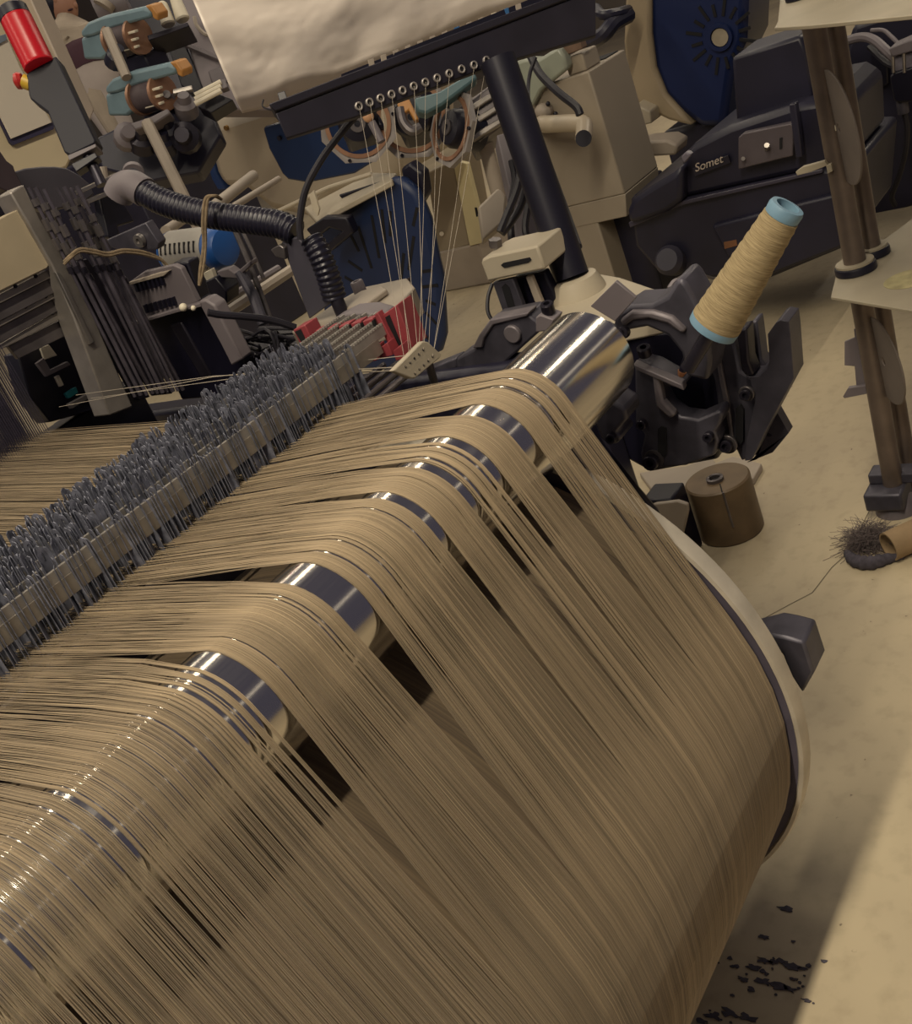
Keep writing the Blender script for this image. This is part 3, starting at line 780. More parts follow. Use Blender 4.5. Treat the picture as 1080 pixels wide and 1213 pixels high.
part(st, 'base_clamp', MB().box(P(1058, 582, X=SX) + Vector((-.01, .01, 0)), (.085, .085, .045)), CAST, .006)
part(st, 'clamp_bar', MB().box(P(1066, 566, X=SX) + Vector((.02, -.07, 0)), (.05, .28, .026)), CAST, .004)
part(st, 'foot', MB().lathe([(0, .05), (.02, .045), (.05, .025)], Vector((a0.x, a0.y, 0)), (0, 0, 1), 24), CASTL)

# cardboard tube and lint
ta = P(1052, 648, Z=.034); tb = P(1130, 612, Z=.034)
tu = thing('cardboard_tube', 'brown cardboard tube lying on the floor under the stand', 'tube', (ta.x, ta.y, 0))
part(tu, 'shell', MB().ring([(0, .029), (0, .033), ((tb - ta).length, .033), ((tb - ta).length, .029)], ta, tb - ta, 28), M('brown_cardboard', '8d7759', .8, 0, .12, 25))
def fluff(name, label, c, r, n, cat='lint', mat=None, core=True):
    mb = MB()
    for k in range(n):
        p = Vector((rnd.gauss(0, .4) * r[0], rnd.gauss(0, .4) * r[1], abs(rnd.gauss(0, .45)) * r[2]))
        pts = [p]
        d = Vector((rnd.gauss(0, 1), rnd.gauss(0, 1), rnd.gauss(0, .3))).normalized() * .012
        for j in range(4):
            d = (d + Vector((rnd.gauss(0, 1), rnd.gauss(0, 1), rnd.gauss(0, .5))) * .006)
            q = pts[-1] + d * .55; q.z = max(.001, q.z); pts.append(q)
        mb.tube([Vector(c) + q for q in pts], .0005, 3)
    if core:
        mb.ell(Vector(c) + Vector((0, 0, r[2] * .3)), (r[0] * .7, r[1] * .7, r[2] * .42), 14, 8)
    return solo(name, label, cat, mb, mat, kind='stuff', angle=180)
LINT = M('grey_violet_lint', '6b6160', .95, 0, .3, 90, .3)
LINTD = M('dark_lint', '45414a', .95, 0, .3, 90, .3)
fluff('lint_tuft', 'fluffy grey lint tuft stuffed at the open end of the cardboard tube', P(1030, 645, Z=0), (.034, .042, .036), 1500, mat=LINT)
mb = MB().tube(smooth_path([P(1003, 655, Z=.012), P(1012, 664, Z=.012), P(1030, 667, Z=.012), P(1050, 662, Z=.011), P(1070, 659, Z=.006)], 6), [.006 + .010 * math.sin(math.pi * min(1, (i + 2) / 26)) * (1 + .2 * math.sin(i * 2.1)) for i in range(25)], 9)
solo('lint_roll', 'dark flat roll of lint on the floor in front of the cardboard tube', 'lint', mb, LINTD, angle=180)
# loose dark scraps on the floor, low right
scr = [(930, 1077, .012), (905, 1110, .009), (938, 1145, .013), (950, 1147, .008), (905, 1138, .012), (893, 1146, .011), (880, 1160, .009), (905, 1163, .013), (922, 1170, .016), (935, 1172, .011), (890, 1172, .008), (845, 1203, .014), (865, 1200, .016), (885, 1206, .015), (915, 1140, .01), (925, 1138, .009), (955, 1185, .007), (870, 1145, .007), (940, 1160, .006), (832, 1210, .01)]
patch = {'upper': MB(), 'lower': MB()}
for k, (u, v, r) in enumerate(scr):
    c = P(u, v, Z=.0005); mb = MB() if k < 2 else patch['lower' if v > 1190 else 'upper']
    pts = []
    for j in range(13):
        t = 2 * math.pi * j / 13; rr = r * rnd.uniform(.35, 1.2) * .62
        pts.append(c + Vector((rr * math.cos(t) * .8, rr * math.sin(t) * 1.7, 0)))
    mb.prism(pts, (0, 0, .0012))
    for q in range(2):
        c2 = c + Vector((rnd.gauss(0, .012), rnd.gauss(0, .016), 0)); r2 = rnd.uniform(.0012, .004)
        if k >= 2: mb.prism([c2 + Vector((r2 * math.cos(t) * rnd.uniform(.5, 1.2), r2 * 1.5 * math.sin(t) * rnd.uniform(.5, 1.2), 0)) for t in (0, 1.1, 2.2, 3.3, 4.4, 5.4)], (0, 0, .001))
    if k < 2:
        solo('floor_scrap', ('single dark scrap lying apart, uppermost on the floor by the beam', 'small dark scrap lying second from the top on the floor by the beam')[k], 'scrap', mb, LINTD)
solo('scrap_patch', 'speckled patch of dark lint scraps on the floor right of the beam', 'scraps', patch['upper'], LINTD, kind='stuff')
solo('scrap_patch', 'patch of dark lint scraps at the bottom edge of the floor', 'scraps', patch['lower'], LINTD, kind='stuff')
# ------------------------------------------------------------------ middle left: hose, box, bracket, motor, cables
def hose(parent, name, pts, r, pitch, mat, n=14):
    """corrugated hose: the ribs are geometry"""
    p = smooth_path(pts, 14)
    L = [0]
    for i in range(1, len(p)): L.append(L[-1] + (p[i] - p[i - 1]).length)
    out = []; rs = []; s = 0; i = 0; k = 0
    step = pitch / 4
    while s < L[-1] - 1e-6:
        while L[i + 1] < s: i += 1
        t = (s - L[i]) / (L[i + 1] - L[i])
        out.append(p[i].lerp(p[i + 1], t)); rs.append(r * (.88, 1.0, 1.0, .88)[k % 4]); s += step; k += 1
    return part(parent, name, MB().tube(out, rs, n), mat, angle=60)
HOSE = M('corrugated_hose_black', '1d1c2a', .32, .1, .15, 30)
h = thing('corrugated_hose', 'thick black corrugated hose crossing in front of the beige machine', 'hose', P(390, 345, D=1.9))
hose(h, 'long_run', [P(168, 226, D=2.02), P(195, 240, D=2.0), P(240, 253, D=1.97), P(290, 260, D=1.94), P(330, 266, D=1.91), P(352, 276, D=1.9)], px_r(16.5, 1.95), .0095, HOSE)
hose(h, 'short_run', [P(368, 283, D=1.9), P(378, 300, D=1.9), P(388, 325, D=1.91), P(396, 352, D=1.93)], px_r(15, 1.9), .0095, HOSE)
part(h, 'elbow', MB().tube(smooth_path([P(140, 232, D=2.05), P(146, 222, D=2.04), P(158, 220, D=2.03), P(172, 228, D=2.02)], 6), [px_r(18, 2.04)] * 18 + [px_r(17.5, 2.04)], 18), GREY)
part(h, 'hose_collar', MB().ring([(0, .012), (0, .020), (.012, .020), (.012, .012)], P(158, 206, D=2.1), Vector((.6, .5, .3)), 20), GREY)
rp_ = thing('rope_tie', 'old brown rope looped over the corrugated hose and hanging down', 'rope', P(240, 330, D=1.9))
for k, o_ in enumerate((0, 3.5)):
    part(rp_, 'strand', MB().tube(smooth_path([P(262, 236, D=1.93), P(252 + o_, 232, D=1.9), P(243 + o_, 236, D=1.9), P(240 + o_, 262, D=1.91), P(241 + o_ * .7, 290, D=1.93), P(237 + o_, 320, D=1.94), P(236, 338, D=1.95)], 5), .0028, 7), ROPE)
rp2 = thing('rope_bundle', 'brown rope wound across the dark lifting rods', 'rope', P(110, 300, Y=.9))
for k, o_ in enumerate((0, 3)):
    part(rp2, 'strand', MB().tube(smooth_path([P(76, 310 + o_, Y=.91), P(84, 302 + o_, Y=.9), P(95, 295 + o_, Y=.9), P(112, 297 + o_, Y=.9), P(128, 300 + o_, Y=.9), P(148, 296 + o_, Y=.9), P(176, 300 + o_, Y=.9), P(196, 312, Y=.9), P(214, 340, Y=.9), P(238, 352 + o_, Y=.9)], 5), .0028, 7), ROPE)
brk = thing('hose_bracket', 'flat dark grey plate carrying the corrugated hose', 'bracket', P(350, 400, X=.25))
part(brk, 'plate', XP([(333, 287), (338, 284), (352, 281), (358, 288), (392, 352), (388, 362), (366, 378)], .22, .012), M('dark_grey_plate', '4b4954', .5, .2, .12, 12), .002)
part(brk, 'clamp_lug', XP([(320, 296), (330, 290), (336, 294), (338, 308), (326, 304)], .21, .015), STEELD, .002)
# louvred black box
bx = thing('louvred_box', 'black box with a louvred grey plate standing right of the lifting rods', 'box', P(245, 450, X=.12))
part(bx, 'body', XP([(150, 350), (205, 312), (222, 310), (236, 354), (270, 395), (296, 442), (262, 470), (215, 474), (180, 400)], .14, .03), BLACK, .004)
part(bx, 'face_plate', XP([(149, 337), (170, 322), (205, 314), (214, 318), (234, 358), (208, 366), (158, 385)], .125, .012), GREY, .002)
part(bx, 'light_ledge', XP([(151, 335), (186, 324), (200, 321), (194, 327), (153, 338)], .118, .012), CREAMD, .001)
for r, (u0, v0, u1, v1) in enumerate(((160, 341, 190, 333), (171, 366, 204, 357))):
    for k in range(7):
        u = u0 + (u1 - u0) * k / 6; v = v0 + (v1 - v0) * k / 6
        part(bx, 'louvre', XP([(u - 2, v - 4), (u + .5, v - 4.6), (u + 4, v + 5), (u + 1.5, v + 5.6)], .119, .007), BLACK)
part(bx, 'ledge', XP([(154, 383), (206, 367), (238, 359), (240, 363), (207, 371), (157, 386)], .110, .02), GREY, .001)
for u, v, r in ((217, 364, 5.5), (229, 365, 3.5)):
    part(bx, 'knob', MB().ell(P(u, v, X=.106), (px_r(r, 1.8),) * 3, 12, 8), WHITE)
part(bx, 'inner_duct', XP([(200, 385), (214, 381), (250, 446), (240, 452)], .136, .01), DARKSTEEL, .004)
part(bx, 'side_arm', XP([(234, 357), (243, 355), (254, 362), (287, 426), (274, 434), (262, 410)], .11, .03), GREY, .004)
# blue capped small motor
mo = thing('small_motor', 'small grey motor with cooling slots and a blue end cap under the hose', 'motor', P(240, 320, D=2.25))
mc0, mc1 = P(207, 299, D=2.3), P(256, 294, D=2.22)
max_ = (mc1 - mc0).normalized(); mr_ = px_r(26, 2.25)
part(mo, 'housing', MB().lathe([(0, mr_ * .9), (.004, mr_), ((mc1 - mc0).length, mr_)], mc0, max_, 28), M('motor_grey', '9a968f', .45, .2, .1, 20))
ml = (mc1 - mc0).length
part(mo, 'end_cap', MB().lathe([(0, mr_ * .98), (.018, mr_ * .98), (.030, mr_ * .8), (.034, mr_ * .5)], mc1, max_, 28), M('bright_blue_paint', '1f4f92', .4, 0, .1, 10))
part(mo, 'front_cap', MB().lathe([(-.012, mr_ * .7), (-.006, mr_ * .95), (0, mr_ * .99)], mc0, max_, 28), M('bright_blue_paint', '1f4f92'))
cdir = (Vector(CAM) - (mc0 + mc1) / 2).normalized(); cdir = (cdir - max_ * cdir.dot(max_)).normalized(); sdir = max_.cross(cdir)
for k in range(8):
    c = mc0 + max_ * (.012 + k * (ml - .02) / 7.5) + (cdir * .985 - sdir * .17) * mr_
    R_ = Matrix((max_, (cdir * -.17 - sdir * .985).normalized(), (cdir * .985 - sdir * .17).normalized())).transposed()
    part(mo, 'cooling_slot', MB().box(c, (.0035, .022, .003), R_), HOLE)
for k in range(2):
    d_ = (cdir * (.80 - .2 * k) + sdir * (.6 + .2 * k) * (1 if max_.cross(cdir).z < 0 else -1)).normalized()
    part(mo, 'fin', MB().box(mc0 + max_ * ml / 2 + d_ * mr_, (ml * .95, .004, .008), Matrix((max_, max_.cross(d_), d_)).transposed()), STEELD, .0005)
part(mo, 'foot', XP([(212, 310), (262, 304), (266, 314), (240, 322), (214, 324)], mc0.x + .02, .05), GREY, .003)
# bars under the motor
def bar(name, label, cat, a, q, r, mat, grp=None, n=10):
    return solo(name, label, cat, MB().cyl(a, q, r, n=n), mat, group=grp)
ln = thing('lever_linkage', 'dark lever linkage with a grey jaw under the hose', 'linkage', P(300, 380, D=2.1))
part(ln, 'jaw', XP([(256, 322), (270, 318), (278, 324), (296, 309), (298, 314), (280, 330), (262, 329)], xa(275, 320, 2.1), .02), GREY, .002)
part(ln, 'lever', MB().tube([P(284, 322, D=2.1), P(300, 350, D=2.1), P(312, 384, D=2.1)], .011, 10), CAST)
part(ln, 'strut', MB().tube([P(276, 268, D=2.12), P(290, 300, D=2.12), P(306, 340, D=2.12), P(322, 384, D=2.12)], .0055, 8), STEELD)
part(ln, 'strut', MB().tube([P(284, 268, D=2.14), P(298, 296, D=2.14), P(312, 330, D=2.14)], .004, 8), STEELD)
part(ln, 'switch_body', XP([(240, 335), (254, 328), (268, 345), (268, 360), (250, 362)], xa(250, 345, 2.15), .04), BLACK, .003)
part(ln, 'switch_tag', XP([(240, 324), (250, 319), (254, 330), (246, 336)], xa(250, 325, 2.14), .01), WHITE, .001)
rails = [((255, 380), (348, 318), 7, CREAMD), ((250, 366), (330, 318), 5, GREY), ((262, 362), (300, 340), 4, DARKSTEEL)]
for k, (a_, q_, r, mm) in enumerate(rails):
    part(ln, 'slide_rail', MB().cyl(P(*a_, D=2.35 + .05 * k), P(*q_, D=2.5 + .05 * k), px_r(r, 2.4), n=8), mm)
cb = thing('black_cable', 'black cable arching up from the hose end to the rail', 'cable', P(358, 290, D=1.86))
part(cb, 'cord', MB().tube(smooth_path([P(356, 284, D=1.87), P(355, 262, D=1.86), P(362, 225, D=1.84), P(380, 190, D=1.82), P(402, 160, D=1.80), P(422, 136, D=1.78)], 7), px_r(4.3, 1.83), 9), RUBBER)
cb = thing('floor_cable', 'black cable running from the louvred box to the red holders', 'cable', P(300, 385, D=1.85))
part(cb, 'cord', MB().tube(smooth_path([P(246, 370, D=1.85), P(262, 373, D=1.86), P(290, 375, D=1.88), P(320, 379, D=1.9), P(350, 388, D=1.92)], 6), px_r(4.5, 1.87), 9), RUBBER)
mess = thing('wire_nest', 'tangle of black wires behind the dropper bank', 'wires', P(310, 410, D=2.0))
for k in range(9):
    pts = [P(266 + rnd.uniform(0, 90), 388 + rnd.uniform(0, 40), D=2.0 + rnd.uniform(0, .1)) for _ in range(5)]
    part(mess, 'wire', MB().tube(smooth_path(pts, 5), .0035, 6), RUBBER)
part(mess, 'tray', ZP([(255, 420), (340, 385), (400, 400), (330, 450), (270, 450)], P(320, 415, D=2.15).z, .02), BLACK, .003)

# cream casting with two bolts behind the red holders
cc = thing('bolted_side_casting', 'cream casting with two big bolts behind the red holders', 'casting', P(430, 380, Z=1.0))
CZ = .955
part(cc, 'block', ZP([(345, 392), (372, 376), (396, 359), (430, 340), (482, 329), (491, 340), (470, 362), (440, 374), (400, 384), (360, 402)], CZ, .05), M('greyed_block_paint', '91877a', .5, 0, .1, 14), .003)
part(cc, 'raised_step', ZP([(398, 362), (428, 344), (452, 338), (458, 342), (436, 358), (412, 366)], CZ + .012, .011), CREAMD, .003)
part(cc, 'dark_cheek', XP([(458, 348), (482, 330), (493, 384), (476, 380), (468, 362)], P(482, 330, Z=CZ).x - .002, .01), M('brown_black_steel', '3a2f33', .5, .2, .15, 14), .002)
part(cc, 'arc_cover', XP([(386, 392), (392, 380), (410, 371), (432, 369), (452, 375), (452, 382), (420, 384), (400, 394)], .06, .04), GREY, .004)
for u, v, r, mm in ((427, 346, 9.5, GREY), (406, 372, 9.5, DARKSTEEL)):
    q = P(u, v, Z=CZ + .004); bolt(cc, q, (0, 0, 1), px_r(r, 1.72), h=.022 if mm is GREY else .034, mat=mm)

# ------------------------------------------------------------------ stack light, notice board
sl = thing('stack_light', 'red signal lamp on a black housing at the left edge', 'lamp', P(112, 195, D=2.2))
def SP(u, v): return P(u, v, D=2.2)
REDL = bpy.data.materials.new('red_lens'); REDL.use_nodes = True
b = REDL.node_tree.nodes['Principled BSDF']; b.inputs['Base Color'].default_value = (.45, .008, .016, 1); b.inputs['Roughness'].default_value = .3
b.inputs['Emission Color'].default_value = (.8, .02, .03, 1); b.inputs['Emission Strength'].default_value = .05
b0 = (SP(14, 14), SP(97, 183)); sax = (b0[1] - b0[0]).normalized()
def along(s): return SP(14, 14) + (SP(95, 181) - SP(14, 14)) * s
rl_ = px_r(18, 2.2)
part(sl, 'cap', MB().lathe([(0, rl_ * .9), (.004, rl_ * 1.02), (px_r(13, 2.2), rl_ * 1.02)], SP(13, 10), sax, 28), BLACK)
LA, LB = SP(19, 22), SP(47, 78)
prof = [(0, rl_)]
LL = (LB - LA).length
for k in range(14): prof += [(LL * (k + .2) / 14, rl_ * 1.0), (LL * (k + .7) / 14, rl_ * 1.035)]
prof.append((LL, rl_))
part(sl, 'lens', MB().lathe(prof, LA, sax, 28), REDL, label='ribbed red lens')
X0 = xa(60, 110, 2.2)
part(sl, 'housing', MB().prism([SP(31, 87), SP(66, 66), SP(113, 166), SP(112, 170), SP(83, 184), SP(76, 180), SP(56, 132), SP(36, 117), SP(34, 112)], FWD * .05), M('black_housing', '161624', .6, 0, .1, 8), .003)
part(sl, 'base_plate', MB().prism([SP(80, 184), SP(113, 170), SP(114, 174), SP(82, 190)], FWD * .045), GREY, .001)
eb = SP(27, 92)
eax = (SP(16, 93) - SP(30, 90)).normalized()
part(sl, 'stop_button', MB().lathe([(0, px_r(8, 2.2)), (px_r(4, 2.2), px_r(10, 2.2)), (px_r(8, 2.2), px_r(9, 2.2)), (px_r(10, 2.2), px_r(5, 2.2))], SP(24, 92) + FWD * .012, eax, 18), M('stop_button_red', 'b02a28', .35), label='red stop button')
part(sl, 'button_collar', MB().cyl(SP(33, 96) + FWD * .015, SP(24, 93) + FWD * .012, px_r(8.5, 2.2), n=18), M('stop_yellow', 'c8a436', .4), label='yellow collar of the stop button')
part(sl, 'stem', MB().cyl(SP(100, 180) + FWD * .02, SP(117, 216) + FWD * .02, .011, n=12), DARKSTEEL)
part(sl, 'stem_base', MB().prism([SP(84, 194), SP(112, 180), SP(116, 186), SP(90, 204)], FWD * .03), BLACK, .002)

YB = P(30, 100, D=3.0).y
BOARD = M('cream_cabinet_paint', 'c9bb9c', .5, 0, .05, 5)
cab = thing('control_cabinet', 'tall cream control cabinet behind the red signal lamp', 'cabinet', P(60, 190, Y=YB))
part(cab, 'body', YP([(-60, -30), (30, -30), (60, 40), (110, 140), (80, 200), (0, 225), (-60, 225)], YB, .3), BOARD, .01)
part(cab, 'edge_post', YP([(30, -14), (46, -20), (112, 130), (104, 150), (96, 130)], YB - .05, .05), M('pale_grey_post', 'a79a8c', .5, 0, .08, 8), .004)
pp = thing('notice_paper', 'white paper sheet in a dark holder on the cream cabinet', 'paper', P(40, 160, Y=YB))
part(pp, 'holder', YP([(-20, 70), (0, 60), (64, 148), (64, 153), (16, 172), (12, 168), (-2, 138), (-20, 145)], YB - .012, .010), M('dark_blue_holder', '33304a', .5, 0, .1, 8), .001)
part(pp, 'sheet', YP([(-20, 62), (9, 46), (24, 80), (61, 145), (14, 164), (-1, 134), (-20, 138)], YB - .020, .006), M('white_paper', 'cfc6b6', .7, 0, .04, 6), .0005)
part(pp, 'clip', YP([(-6, 44), (7, 40), (9, 47), (-4, 54)], YB - .026, .006), M('grey_blue_clip', '76808e', .5), .001)
gc = P(60, 224, Y=YB - .35)
dm = thing('round_guard', 'dark grey round guard plate below the cream cabinet', 'guard', P(60, 250, Y=YB - .4))
part(dm, 'disc', YP([(15, 204), (30, 199), (50, 197), (66, 197), (80, 199), (94, 207), (106, 217), (112, 230), (100, 240), (60, 250), (30, 245), (12, 225)], YB - .45, .03), M('guard_grey', '45424a', .5, .1, .08, 9), .004)
part(dm, 'dark_cheek', YP([(-20, 175), (0, 178), (8, 190), (16, 196), (18, 202), (28, 222), (30, 240), (22, 244), (8, 226), (-20, 215)], YB - .5, .04), M('purple_black_steel', '3d3338', .5, .2, .12, 12), .003)
part(dm, 'rail', YP([(-20, 226), (0, 236), (12, 246), (10, 258), (-20, 250)], YB - .52, .04), BLACK, .003)
part(dm, 'lift_plate', YP([(96, 224), (144, 202), (146, 206), (98, 228)], YB - .55, .04), STEEL, .001)
part(dm, 'lift_plate', YP([(100, 238), (128, 226), (130, 231), (103, 242)], YB - .55, .04), STEEL, .001)
part(dm, 'pivot_post', MB().cyl(P(124, 213, Y=YB - .54), P(122, 198, Y=YB - .54), .009, n=10), CREAMD)
part(dm, 'hanger', YP([(118, 234), (136, 222), (160, 262), (140, 268), (146, 292), (128, 280)], YB - .5, .03), BLACK, .004)
lv = thing('pivot_bracket', 'dark triangular bracket with a round pivot under the hose elbow', 'bracket', P(155, 300, D=2.0))
part(lv, 'plate', XP([(118, 288), (172, 264), (188, 288), (186, 296), (140, 296)], xa(155, 285, 2.0), .02), CAST, .002)
part(lv, 'pivot', MB().ring([(0, .004), (-.008, .005), (-.008, .012), (0, .013)], P(167, 284, X=xa(155, 285, 2.0) - .001), (1, 0, 0), 20), STEEL)
part(lv, 'pivot_screw', MB().cyl(P(167, 284, X=xa(155, 285, 2.0)), P(167, 284, X=xa(155, 285, 2.0)) - Vector((.006, 0, 0)), .006, n=8), STEELD)
# ------------------------------------------------------------------ machines behind
def vbox(parent, name, px_top, X, depth, mat, zlo=0.0, bevel=.01):
    """upright body: two top corners seen at px_top on the plane X, down to zlo, depth along +X"""
    a, q = P(*px_top[0], X=X), P(*px_top[1], X=X)
    z = (a.z + q.z) / 2
    return part(parent, name, MB().bx((X, min(a.y, q.y), zlo), (X + depth, max(a.y, q.y), z)), mat, bevel)

# white plastic sheet over the rail
SHM = M('crumpled_white_plastic', 'ddd2c6', .38, 0, .05, 3, 0, spec=.4)
bot = [(284, 128), (310, 121), (340, 110), (372, 101), (400, 96), (430, 84), (470, 70), (505, 56), (540, 40), (580, 22), (625, 6), (660, -6)]
top = [(205, -55), (240, -66), (280, -78), (320, -90), (360, -102), (400, -116), (440, -130), (480, -144), (520, -160), (560, -176), (600, -190), (640, -206)]
NI, NJ = 12, 22
vs = []; fs = []
def lerp_list(l, t):
    k = min(int(t * (len(l) - 1)), len(l) - 2); s = t * (len(l) - 1) - k
    return l[k][0] * (1 - s) + l[k + 1][0] * s, l[k][1] * (1 - s) + l[k + 1][1] * s
NU, NV = 90, 60
for j in range(NV + 1):
    for i in range(NU + 1):
        tu, tv = i / NU, j / NV
        bu, bv = lerp_list(bot, tu); ku, kv = lerp_list(top, tu)
        D = (1.78 + .30 * tu) - .06 * tv - .03 * math.sin(math.pi * tv)
        p = P(bu + (ku - bu) * tv, bv + (kv - bv) * tv, D=D)
        q = Vector((tu * 9, tv * 7, 0))
        wv = noise.noise(q * .6) * .012 + noise.ridged_multi_fractal(q * .7, .9, 2.1, 3, 1.0, 2.0) * .0018 + noise.noise(q * 3.2) * .0009
        if tv < .06: wv += .02 * (1 - tv / .06)                   # the lower hem turns under
        vs.append(p + FWD * wv)
for j in range(NV):
    for i in range(NU):
        a = j * (NU + 1) + i
        fs.append((a, a + 1, a + NU + 2, a + NU + 1))
sh = solo('plastic_sheet', 'crumpled whitish plastic sheet hanging over the dark eyelet rail', 'sheet', MB().add(vs, fs), SHM, angle=180)
so = sh.modifiers.new('thickness', 'SOLIDIFY'); so.thickness = .002
# comb of pale tabs between the sheet and the rail
cbm = thing('tab_comb', 'comb of small pale tabs showing between the plastic sheet and the rail', 'comb', P(520, 60, D=2.0))
def cl(u, v): return P(u, v, D=1.79 + .17 * (u - 400) / 250)
part(cbm, 'backing', MB().prism([cl(404, 88), cl(660, -14), cl(664, 8), cl(404, 110)], FWD * .004), BLACK)
for k in range(13):
    u = 436 + k * 14.5; v = 80 - k * 5.45
    part(cbm, 'tab', MB().prism([cl(u, v - 8) - FWD * .003, cl(u + 6.5, v - 10.5) - FWD * .003, cl(u + 9, v + 4) - FWD * .003, cl(u + 2.5, v + 7) - FWD * .003], FWD * .003), (CREAMD, CREAMD, WHITE, M('tab_blue', '2f5a86', .5))[k % 4 if k > 6 else 0], .0005)
lp_ = thing('rail_wire_loop', 'thin dark wire loop hanging at the left end of the rail', 'wire', P(320, 125, D=1.7))
part(lp_, 'loop', MB().tube(smooth_path([P(312, 118, D=1.75), P(311, 126, D=1.75), P(320, 130, D=1.75), P(328, 129, D=1.75)], 5), .0014, 6), RUBBER)
part(lp_, 'hanger', MB().prism([P(328, 110, D=1.75), P(337, 107, D=1.75), P(342, 122, D=1.75), P(333, 126, D=1.75)], FWD * .01), BLACK, .001)

# yarn feeders with ring shields behind the rail
COP = M('copper_ring', 'a07a62', .4, .5, .15, 20)
RIM = M('grey_ring', '8d8784', .45, .2, .1, 20)
def ring_feeder(label, cu, cv, ru, D, ang, body_px, bodymat):
    t = thing('ring_feeder', label, 'yarn feeder', P(cu, cv + 60, D=D), 'ring shielded yarn feeders behind the rail')
    c = P(cu, cv, D=D); r = px_r(ru, D)
    ax = (-FWD + RGT * ang[0] + UPV * ang[1]).normalized()
    part(t, 'ring_shield', MB().ring([(0, r * .80), (.006, r * .80), (.012, r * .9), (.012, r), (-.006, r), (-.006, r * .92)], c, ax, 8), RIM, label='angular grey ring shield')
    part(t, 'copper_band', MB().ring([(.008, r * .72), (.016, r * .72), (.016, r * .82), (.008, r * .82)], c, ax, 40), COP)
    part(t, 'inner_drum', MB().lathe([(-.10, r * .5), (0, r * .5), (.02, r * .42), (.025, r * .2)], c, ax, 28), BLACK)
    part(t, 'eye', MB().ring([(.024, r * .08), (.03, r * .08), (.03, r * .2), (.024, r * .2)], c, ax, 18), STEELD)
    a = ax.orthogonal()
    for k in range(3):
        d = Matrix.Rotation(k * 2.1 + .6, 3, ax) @ a.normalized()
        bolt(t, c + d * r * .9 + ax * .012, ax, .006)
    if body_px: part(t, 'motor_body', MB().prism([P(u, v, D=D + .03) for u, v in body_px], FWD * .15), bodymat, .01)
    return t
ring_feeder('ring feeder furthest left below the rail', 424, 146, 48, 3.7, (.0, -.42), [(395, 130), (440, 115), (456, 150), (410, 165)], NAVYD)
ring_feeder('middle ring feeder below the orange clip', 487, 138, 50, 3.75, (.0, -.42), [(460, 120), (520, 100), (530, 150), (480, 160)], NAVYD)
t = ring_feeder('ring feeder furthest right, turned sideways beside a finned motor', 537, 152, 46, 3.6, (-1.5, -.1), None, None)
mh = [(541, 128), (580, 100), (600, 130), (598, 146), (566, 170), (556, 150)]
part(t, 'finned_motor', MB().prism([P(u, v, D=3.6) for u, v in mh], FWD * .2), STEELD, .01)
for k in range(3):
    o_ = k * 15
    q = [(548 + k * 5, 130 + o_), (584 + k * 5, 108 + o_), (587 + k * 5, 114 + o_), (551 + k * 5, 137 + o_)]
    part(t, 'motor_fin', MB().prism([P(u, v, D=3.58) for u, v in q], FWD * .03), ALU, .004)
part(t, 'stand_leg', MB().cyl(P(574, 168, D=3.7), P(598, 260, D=3.8), px_r(9, 3.7), n=14), CREAMD)
fa = thing('teal_yarn_guide', 'teal yarn guide with an orange clip behind the rail eyelets', 'yarn guide', P(520, 130, D=3.5))
part(fa, 'arm', MB().prism([P(u, v, D=3.5) for u, v in ((490, 116), (520, 108), (560, 84), (566, 92), (524, 124), (505, 134), (494, 132))], FWD * .06), M('dull_teal_paint', '4f6a70', .45, 0, .1, 10), .008)
part(fa, 'orange_clip', MB().prism([P(u, v, D=3.44) for u, v in ((470, 123), (476, 118), (484, 116), (490, 128), (496, 141), (491, 143), (484, 130), (480, 134), (474, 130))], FWD * .03), ORANGE, .004)
part(fa, 'peach_knob', MB().ell(P(436, 138, D=3.44), (px_r(7, 3.44), px_r(7, 3.44), px_r(7, 3.44)), 12, 8), M('peach_plastic', 'c79a76', .5))
part(fa, 'knob_lever', MB().cyl(P(440, 145, D=3.45), P(452, 168, D=3.45), px_r(5, 3.45), n=10), GREY)
part(fa, 'grey_lever', MB().tube(smooth_path([P(474, 128, D=3.45), P(478, 145, D=3.45), P(488, 155, D=3.45), P(498, 150, D=3.45)], 5), px_r(6, 3.45), 10), STEELD)
yl = thing('yellow_post', 'pale yellow sheet metal post below the ring feeders', 'post', P(560, 285, D=5.5))
XY = xa(555, 240, 5.5)
part(yl, 'strip', XP([(536, 190), (553, 194), (575, 282), (570, 288), (556, 292)], XY, .03), M('pale_yellow_paint', 'c9bd94', .5, 0, .06, 6), .004)
part(yl, 'slot', XP([(562, 246), (564.5, 246), (566.5, 256), (564, 257)], XY - .003, .008), HOLE)
part(yl, 'side_plate', XP([(505, 205), (536, 190), (556, 290), (520, 303)], XY + .02, .25), M('beige_base_paint', '8d816d', .55, 0, .08, 5), .008)
part(yl, 'bolt_head', MB().cyl(P(523, 277, X=XY + .018), P(523, 277, X=XY + .005), .012, n=10), WHITE)
part(yl, 'foot', MB().bx((XY + .01, P(520, 300, X=XY).y - .25, 0), (XY + .3, P(520, 300, X=XY).y + .1, P(535, 296, X=XY).z)), CREAMD, .01)

